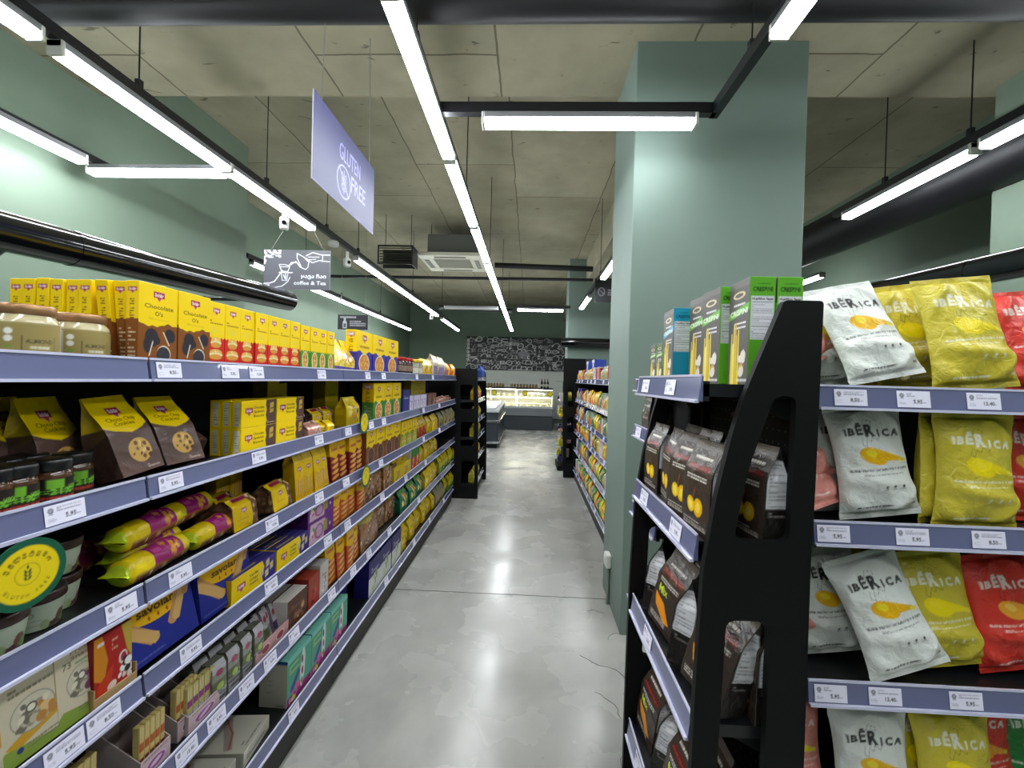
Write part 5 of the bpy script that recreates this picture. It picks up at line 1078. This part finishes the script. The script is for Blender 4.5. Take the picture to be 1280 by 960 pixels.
# fourth shelf
PLc('nutbox',3,Yp(3,22)+.025,.004,look='beige nut snack box with green foot',lean=.12); PLc('nutbox',3,Yp(3,-60)+.01,.004,look='beige nut snack box with green foot',lean=.12)
PLc('nutbox73',3,Yp(3,88)+.025,.004,look='beige protein box with a plum drawing',lean=.1)
PLc('redpack',3,Yp(3,137)+.002,.0,look='red snack box in a cardboard tray',lean=.02)
PLc('savoiardi',3,Yp(3,205)+.0,.0,look='big blue and yellow ladyfinger box',lean=.25); PLc('savoiardi',3,Yp(3,205)+.245,.01,look='big blue and yellow ladyfinger box',lean=.12,rz=0)
y=Yp(3,286)+.12
for c in range(2):
    for r_ in range(4): PLc('wafer',3,y+c*.245+.012*r_*0,r_*.048,look='violet wafer box, '+['front row','second deep','third deep','deepest'][r_])
for s_ in range(2): PLc(fitted('purplebox',.24),3,Yp(3,400)+.0,.0,up=s_*.101,look=['lower','upper'][s_]+' purple berry snack box')
RP('orangeround',3,414,456,4,'orange cracker pack below the round sign')
RP('clearloaf',3,457,490,3,'clear bag of brown bread'); RP('brownpk',3,491,499,1,'brown mixed nut pack',back=.02); 
RP('yelpack',3,492,512,2,'bright yellow carton',back=.0); RP('yelpack',3,495,512,2,'bright yellow carton on the second layer',back=.03,up=.101)
RP('flagpk',3,513,524,2,'green white and red carton'); RP('ylbag',3,526,548,5,'yellow and purple snack bag'); 
# fifth shelf
PLc('tray_orange',4,Yp(4,190),.0,look='display tray of orange banded stick packs'); PLc('tray_orange',4,Yp(4,190)-.14,.04,look='display tray of orange banded stick packs'); PLc('tray_orange',4,Yp(4,190)+.125,.012,look='display tray of orange banded stick packs')
PLc('tray_purple',4,Yp(4,252)+.0,.0,look='display tray of purple banded stick packs')
for i in range(4):
    for j in range(2): PLc('barpack',4,Yp(4,272)+i*.064,.002+j*.056,look='clear wrapped bar pack, '+['front row','back row'][j],jit=.1)
PLc('pinktray',4,Yp(4,345)-.03,.0,look='pink display tray full of wrapped bars'); PLc('barpack',4,Yp(4,325)+.03,.16,look='clear wrapped bar standing behind the pink tray')
RP('ginger',4,356,382,1,'brown gingerbread box',fit=True); RP('ginger',4,356,382,1,'brown gingerbread box in the second row',back=.065); RP('redbox',4,383,398,1,'red spice carton'); RP('redbox',4,383,398,1,'red spice carton in the second row',back=.065); RP('whitebox',4,398,409,1,'white dotted carton')
RP('orangeround',4,410,450,4,'tall orange cracker pack'); 
RP('clearloaf',4,451,474,1,'round brown loaf in clear film',lean=.0); RP('clearloaf',4,462,500,3,'orange tinted clear bread bag',back=.04)
RP('greenbag',4,501,530,3,'green snack bag with fruit picture'); RP('ylbag',4,531,547,3,'yellow and violet bag'); RP('ygbag',4,549,570,6,'slim green and yellow bag')
# bottom shelf
for i in range(2): PLc('pamphlet',5,Yp(5,262)+.03+i*.185,.01,look='white flat box with red brush stroke',rz=.1)
PLc('pamphlet',5,Yp(5,262)-.18,.02,look='white flat box with red brush stroke')
RP('tealbox',5,357,432,3,'teal cereal snack box',gap=.98)
RP('yelpack',5,430,440,1,'yellow carton deep beside the teal boxes',back=.2); RP('navybox',5,436,458,2,'navy carton set back from the edge',back=.12)
RP('milkbox',5,459,500,3,'blue and white milk powder box',jit=.0)
RP('ylbag',5,502,545,9,'bright yellow snack bag',bj=.03); RP('ylbag',5,508,540,5,'bright yellow bag in the second row',back=.09)
RP('greybag',5,546,556,3,'beige grain bag near the end'); RP('ygbag',5,557,571,5,'green and yellow bag near the end')
talker(.122,(-.872,.728,1.135),PI/2-.05,'big round green and yellow gluten free shelf sign by the tubs')
talker(.12,(-.872,Yp(1,444)+.02,1.25),PI/2,'round gluten free sign on the second shelf, above orange packs')
talker(.12,(-.872,Yp(2,446)+.02,.955),PI/2,'round gluten free sign between third and fourth shelf')
# small blue packet at the near left end of the top shelf, behind the jars
simple('bluewhite','blue_white_packet','bag',.12,.05,.18,'#b9bccb','#8b90b8',.4,'#6a6fa0',['#d8dce8'],.004,film=True)
put('bluewhite',(-1.085,.775,SURF[0]),PI/2,0,0,'blue and white packet behind the almond jars',LW[0])
# ---------------------------------------------------------------- goods of the rack just past the end panel
NX=-.70
for i,(z,nm,lk) in enumerate(((1.5105,'bluepouch','blue pack'),(1.2305,'yrbag','yellow and red bag'),(.9805,'ygbag','green and yellow bag'),(.7605,'ygbag','pale green bag'),(.4905,'ylbag','yellow bag'),(.1805,'ygbag','green bottom bag'))):
    for k in range(4 if i else 0): put(nm,(NX-.01,5.56+k*.16,z),PI/2,0,0,lk,'rack beyond end panel')
simple('bluehang','blue_wipe_pack','bag',.13,.07,.15,'#2c58b8','#2448a0',.5,'#1d3a88',['#d8e0f0','#5a8ad8'],.004,film=True,lid='#e0e8f8')
for i,(x,y,z) in enumerate(((-.635,5.5,1.5165),(-.64,5.66,1.5165),(-.64,5.82,1.5165))): put('bluehang',(x,y,z),PI/2,0,0,'bright blue packet above the end panel rack','top shelf edge')
# ---------------------------------------------------------------- rack behind the pillar
kinds=[('greybag','beige bag'),('redbox','red carton'),('ygbag','green bag'),('orangepk','orange pack'),('whitebox','white carton'),('snackpouch','golden bag'),('flagpk','flag coloured carton'),('yrbag','yellow and red bag'),('navybox','navy carton'),('greenbag','green bag with fruit')]
rr=random.Random(5); fw=['top','second','third','fourth','fifth','bottom']
simple('blueround','blue_white_tub','box',.2,.14,.13,'#dfe2ee','#2f46a8',.7,'#3a50b0',['#f0f0f8'],.005,'#e8e8f0',lid='#c8d0f0')
for lv in range(6):
    y=3.34
    while y<6.55:
        k,lk=kinds[rr.randrange(len(kinds))] if lv else [('whitebox','white carton'),('greybag','beige bag'),('orangepk','orange pack'),('redbox','red carton')][rr.randrange(4)]
        w=PR[k]['w']; y+=w/2+.006; put(k,(.715+.015+PR[k]['d']/2,y,SURF[lv]),-PI/2,0,0,lk+' behind the pillar',"%s shelf"%fw[lv],key=y); y+=w/2+rr.uniform(.002,.02)
MB().box(.98,1.16,3.4,6.76,1.56,1.575).build('x',BLACK).name='top_board'; tag(bpy.data.objects['top_board'],'narrow black board on top of the rack behind the pillar','shelf')
m=empty('display_board',(.86,6.74,1.565)); MB().box(-.0,.3,-.0,.012,0,.28).build('board_panel',mat('display_grey','#3a3c40',.5),m)
tag(m,'grey display board standing on the far end of the rear rack','board')
for i in range(2): put('blueround',(.86,5.5+.55*i,SURF[0]+.135),-PI/2,0,0,'blue and white tub stacked high','rack behind the pillar')
for i in range(2): put('whitebox',(.86,5.5+.55*i,SURF[0]-.0),-PI/2,0,0,'white carton carrying a blue tub','rack behind the pillar') if 0 else None
# hanging goods display past the far end panel
hd=empty('hook_display',(.62,7.6,0)); MB().box(-.02,.02,-.3,.3,0,1.5).build('display_panel',BLACK,hd); MB().box(-.12,.3,-.32,.32,0,.08).build('display_base',BLACK,hd)
MB().box(.05,.45,.28,.30,.08,1.5).build('side_board',BLACK,hd)
for z in (.35,.6,.85,1.1,1.35):
    m=MB()
    for y in (-.2,0,.2): m.tube([(-.02,y,z+.14),(-.16,y,z+.14)],.004,5)
    m.build('hooks',mat('hook_chrome','#9a9ca0',.3,metal=.9),hd)
tag(hd,'dark hook display stand beyond the rear rack end panel','display stand')
hk=[('bluepouch','dark blue packet'),('flatyellow','yellow packet'),('ygbag','green packet'),('whitebox','white packet'),('pinkpack','pink packet')]
for zi,z in enumerate((.12,.37,.62,.87,1.12)):
    for yi,y in enumerate((-.2,0,.2)):
        k,lk=hk[(zi*2+yi)%5]
        if yi==0: put(hk[(zi+3)%5][0],(.70,7.84-.06,z+.03),0,0,0,hk[(zi+3)%5][1]+' seen through the rear end panel','board side')
        put(k,(.62-.02-PR[k]['d']/2-.012,7.6+y,z+.03),-PI/2,0,0,lk+' hanging on the hook display','%s row'%['lowest','second lowest','middle','second highest','highest'][zi],key=y)
# ---------------------------------------------------------------- snack rack before the pillar
BS=[z+.0105 for z in BZ]
def PB(nm,lv,y,x,look,rz=0.,lean=0.,roll=0.,where=None,up=0.): return put(nm,(x,y,BS[lv]+up),-PI/2+rz,lean,roll,look,where or 'snack rack, %s shelf'%['top','second','third','fourth','bottom'][lv])
PB('crisp_green',0,.965+.047,.498,'green breadstick box nearest the end panel'); o=put('crisp_green',(.556,.965+.047,BS[0]),-PI/2,0,0,'green breadstick box right behind the front one'.replace(' right',' directly'),'snack rack top')
PB('crisp_green',0,1.118,.478,'green breadstick box in the middle of the top row',rz=.05); PB('crisp_green',0,1.222,.482,'green breadstick box beside the teal one',rz=.03)
PB('crisp_teal',0,1.345,.445,'teal breadstick box',rz=-.05)
for i,(y,x) in enumerate(((1.56,.475),(1.64,.475))): put('crisp_small',(x,y,1.503),-PI/2,0,0,'small green breadstick box by the pillar','narrow shelf')
for i,(y,x,rz,ln) in enumerate(((.985,.402,.10,.0),(1.105,.405,.16,.03),(1.235,.415,-.1,.0),(1.37,.41,.05,.0))): PB('dark_mango',1,y,x,'dark mango pouch, front row',rz=rz,lean=ln)
for i,(y,x,rz,ln) in enumerate(((.975,.505,.12,.0),(1.10,.50,-.1,.05),(1.23,.50,.1,.02),(1.36,.505,.0,.0))): PB('dark_mango',1,y,x,'dark mango pouch, back row',rz=rz,lean=ln)
for i,(y,x,rz,ln) in enumerate(((.985,.42,.3,.2),(1.11,.425,-.85,.05),(1.24,.41,.2,.15),(1.36,.425,-.8,.05))): PB('dark_mix',2,y,x,'slumped fruit mix pouch, front row',rz=rz,lean=ln,roll=.12*(-1)**i)
for i,(y,x,rz) in enumerate(((.98,.515,.0),(1.12,.51,.1),(1.27,.515,-.1))): PB('dark_mix',2,y,x,'dark fruit pouch, back row',rz=rz)
for i,(y,x,rz,ln) in enumerate(((.985,.425,-.8,.1),(1.12,.415,.1,.08),(1.25,.425,-.7,.1),(1.37,.415,.1,.05))): PB('dark_mix',3,y,x,'dark fruit pouch, front row',rz=rz,lean=ln,roll=.12*(-1)**(i+1))
for i,(y,x) in enumerate(((.98,.515),(1.12,.51),(1.27,.515))): PB('dark_mix',3,y,x,'dark fruit pouch, back row')
for zi,(z,nm) in enumerate(((1.3205,'dark_fold'),(1.0105,'dark_mango'),(.6705,'dark_fold'),(.3105,'dark_fold'))):
    for y in (1.55,1.68): put(nm,(.468,y,z),-PI/2,0,0,'dark pouch by the pillar, %s level'%['upper','middle','lower','lowest'][zi],'narrow shelf')
# ---------------------------------------------------------------- chips
CS=[z+.0105 for z in CZ]
def ch(c,lv,x,y,lean=.1,roll=0.,rz=0.,look='',s=1.,up=0.):
    o=put('chip_'+c,(x,y,CS[lv]+up),rz,lean,roll,look,"chip rack's %s shelf"%['top','second','third','fourth'][lv],key=x); o.scale=(s,1,s); return o
ch('white',0,.875,1.10,.42,-.20,.1,'front white chip bag, tilted',.97); ch('white',0,.80,1.20,.12,-.1,.1,'white chip bag standing behind',.92); ch('white',0,.75,1.27,.0,0,.2,'white chip bag hidden deepest',.9); ch('pink',0,.745,1.16,.75,-.5,.3,'pink chip bag slumped by the panel',.8)
ch('yellow',0,1.082,1.10,.18,-.10,.0,'big yellow chip bag standing in front',1.0); ch('yellow',0,1.02,1.19,.12,-.13,.0,'yellow chip bag behind the big one',.98); ch('yellow',0,.95,1.27,.12,-.1,.0,'yellow chip bag deepest in its row',.9)
ch('red',0,1.30,1.15,.25,-.08,0,'red chip bag',.95); ch('red',0,1.50,1.15,.2,0,0,'red chip bag',.95)
ch('white',1,.868,1.10,.14,-.12,.02,'front white chip bag',.97); ch('white',1,.85,1.17,.1,-.1,0,'white chip bag behind the front one',.97); ch('pink',1,.715,1.12,.5,-.35,.35,'pink chip bag, upper of two slumped',.85,.03); ch('pink',1,.74,1.09,1.0,-.1,.5,'pink chip bag folded at the bottom',.8)
ch('yellow',1,1.072,1.085,.04,-.01,.0,'front yellow chip bag',.97); ch('yellow',1,1.045,1.15,.03,.0,.5,'yellow chip bag turned sideways behind',.97); ch('red',1,1.27,1.16,.1,0,0,'red chip bag',.95); ch('green',1,1.42,1.16,.1,0,0,'green chip bag',.95)
ch('white',2,.915,1.055,.30,-.30,.05,'front white chip bag, strongly tilted',.95); ch('white',2,.81,1.16,.15,-.12,0,'white chip bag behind, darker',.92); ch('white',2,.76,1.25,.1,-.1,0,'white chip bag farthest back',.9); ch('pink',2,.735,1.17,.2,-.1,.3,'pink chip bag beside the panel',.8)
ch('yellow',2,1.055,1.12,.15,-.14,.0,'front yellow chip bag',.98); ch('yellow',2,1.0,1.2,.1,-.1,.0,'yellow chip bag behind the tilted white one',.98); ch('yellow',2,1.12,1.28,.5,.1,.0,'yellow chip bag lying over the row',.9,.02)
ch('red',2,1.235,1.12,.15,-.16,.0,'front red chip bag',.98); ch('red',2,1.42,1.15,.15,0,0,'red chip bag farther along',.95)
ch('pink',3,.700,1.15,.08,-.04,.0,'pink chip bag',.95); ch('white',3,.875,1.095,.08,-.05,.0,'white chip bag',.97); ch('yellow',3,1.075,1.09,.12,-.05,.0,'front yellow chip bag',.97); ch('yellow',3,1.01,1.16,.05,0,.3,'yellow chip bag behind the front one',.97); ch('red',3,1.20,1.17,.1,-.06,0,'red chip bag',.95); ch('green',3,1.34,1.18,.1,0,0,'green chip bag',.95)
talker(.11,(1.245,1.035,.965+.13*0+.155),0,'round gluten free sign clipped over the chip rack')
# ---------------------------------------------------------------- dairy counter and freezer at the back
CG=mat('counter_dark_grey','#33383d',.4); CG2=mat('counter_mid_grey','#70757a',.35); GL=mat('clear_glass','#ffffff',.02,trans=1.); CHR=mat('chrome','#c0c2c6',.2,metal=.9)
STRIP=mat('led_strip','#ffffff',.4,emit='#fff6e0',es=14.)
ct=empty('dairy_counter',(-.9,13.,0)); W2=1.62
MB().box(-W2,W2,0,.9,.0,.42,r=.01).build('counter_base',CG,ct); MB().box(-W2,W2,-.03,.9,.42,.66,r=.02).build('bumper_panel',CG2,ct)
MB().box(-W2,W2,0,.88,.66,.72).build('display_deck',mat('deck_steel','#c9ccc8',.3,metal=.3),ct)
m=MB(); m.box(-W2,W2,.84,.88,.72,1.24); 
for x in (-W2,-.3,W2-.03): m.box(x,x+.03,0.,.88,.72,1.24)
m.build('display_back',mat('counter_cream','#d8d6c4',.4),ct)
MB().box(-W2,W2,.1,.88,1.22,1.26).build('top_shelf',mat('counter_black','#1c1d1f',.4),ct); MB().box(-W2+.03,W2-.03,.25,.8,.97,.985).build('glass_shelf',mat('shelf_glass_pale','#bfcfc8',.1),ct)
for z in (1.21,.965): MB().box(-W2+.05,W2-.05,.14 if z>1 else .26,.18 if z>1 else .30,z-.01,z).build('led_light_strip',STRIP,ct)
MB().add([(-W2,.0,.72),(W2,.0,.72),(W2,.1,1.22),(-W2,.1,1.22),(-W2,.006,.72),(W2,.006,.72),(W2,.106,1.22),(-W2,.106,1.22)],[(0,1,2,3),(7,6,5,4),(0,4,5,1),(1,5,6,2),(2,6,7,3),(3,7,4,0)]).build('front_glass',GL,ct)
tag(ct,'long grey glass-fronted dairy counter below the chalkboard mural','counter')
simple('cup','dairy_cup','cup',.09,.08,.09,'#e0e0d0','#c8cfa8',.6,'#d0d0c0',['#b8c050','#f0f0e8'],.01,'#f0f0e8')
simple('cheese','cheese_pack','box',.16,.1,.07,'#e8e4c8','#e0dcae',.5,'#d0cca0',['#c8c04a','#e8e8e0'],.01,'#ece8d0')
for i in range(17): put('cup',(-2.35+i*.175,13.42,.986),0,0,0,'pale dairy cup on the glass shelf','dairy counter',key=i)
for i in range(15): put('cheese',(-2.35+i*.2,13.2,.721),0,0,0,'cheese pack on the lower deck','dairy counter',key=i)
for i in range(15): put('cheese',(-2.32+i*.2,13.42,.721),0,0,0,'cheese pack in the rear of the deck','dairy counter',key=i)
@proto('bottle','bottle',.07,.07,.28)
def _(w,d,h):
    r=empty('wine_bottle'); MB().lathe([(0,0),(.034,0),(.036,.01),(.036,.16),(.03,.19),(.014,.22),(.013,.27),(0,.27)],16).build('glass_body',mat('bottle_dark','#1c1210',.15),r); MB().lathe([(.0365,.05),(.0365,.12)],16).build('bottle_label',mat('label_cream','#c9bfa8',.5),r); MB().lathe([(0,.285),(.015,.285),(.015,.25),(.0135,.245)],12).build('cap',mat('cap_red','#7a1f24',.4),r); return r
for i,x in enumerate((.38,.47,.56)): put('bottle',(x,13.5,1.2605),0,0,0,'dark wine bottle on the counter top','dairy counter',key=x)
@proto('sjar','jar',.075,.075,.11)
def _(w,d,h):
    r=empty('preserve_jar'); MB().lathe([(0,0),(.036,0),(.037,.08),(.03,.09)],14).build('glass_body',mat('preserve_amber','#8f7444',.2),r); MB().lathe([(0,.11),(.033,.11),(.034,.088),(.03,.086)],14).build('lid',mat('dark_lid','#4a3a2a',.4),r); return r
for i in range(8): put('sjar',(-1.45+i*.09,13.5,1.2605),0,0,0,'preserve jar in the row nearest the rack','counter top',key=i)
for i in range(9): put('sjar',(-.55+i*.095,13.55,1.2605),0,0,0,'preserve jar in the middle row','counter top',key=i)
for i,x in enumerate((-1.05,-.12,.62)): talker(.16,(x,12.985,1.1),0,'round yellow gluten free sign on the counter glass, '+['by the freezer','middle','by the bottles'][i])
# island freezer
fz=empty('island_freezer',(-1.28,10.6,0)); 
MB().box(-.62,.62,-1.2,1.2,.08,.60,r=.02).build('freezer_body',mat('freezer_navy_grey','#2e343d',.35),fz); MB().box(-.60,.60,-1.18,1.18,0,.08).build('freezer_foot',BLACK,fz)
for z,zz in ((.10,.15),(.56,.61)):
    m=MB(); m.box(-.65,.65,-1.24,-1.2,z,zz,r=.01).box(.62,.66,-1.24,1.2,z,zz,r=.01); m.build('chrome_bumper',CHR,fz)
MB().prism([(-1.2,.60),(1.2,.60),(1.2,.86),(-1.2,.78)],-.62,.62,axis='x').build('freezer_upper',mat('freezer_upper_grey','#3a4048',.35),fz)
m=MB(); m.prism([(-1.24,.78),(1.2,.86),(1.2,.91),(-1.24,.83)],-.64,.64,axis='x'); m.build('freezer_rim',mat('freezer_rim_grey','#b9bec2',.3),fz)
for i in range(3): MB().prism([(-1.1+i*.78,.845+.026*i),(-.4+i*.78,.868+.026*i),(-.4+i*.78,.88+.026*i),(-1.1+i*.78,.857+.026*i)],-.55,.55,axis='x').build('sliding_lid',mat('frosted_lid','#dfe6e8',.12),fz)
tag(fz,'low grey island freezer with pale sliding lids and chrome bumpers','freezer')
finish()
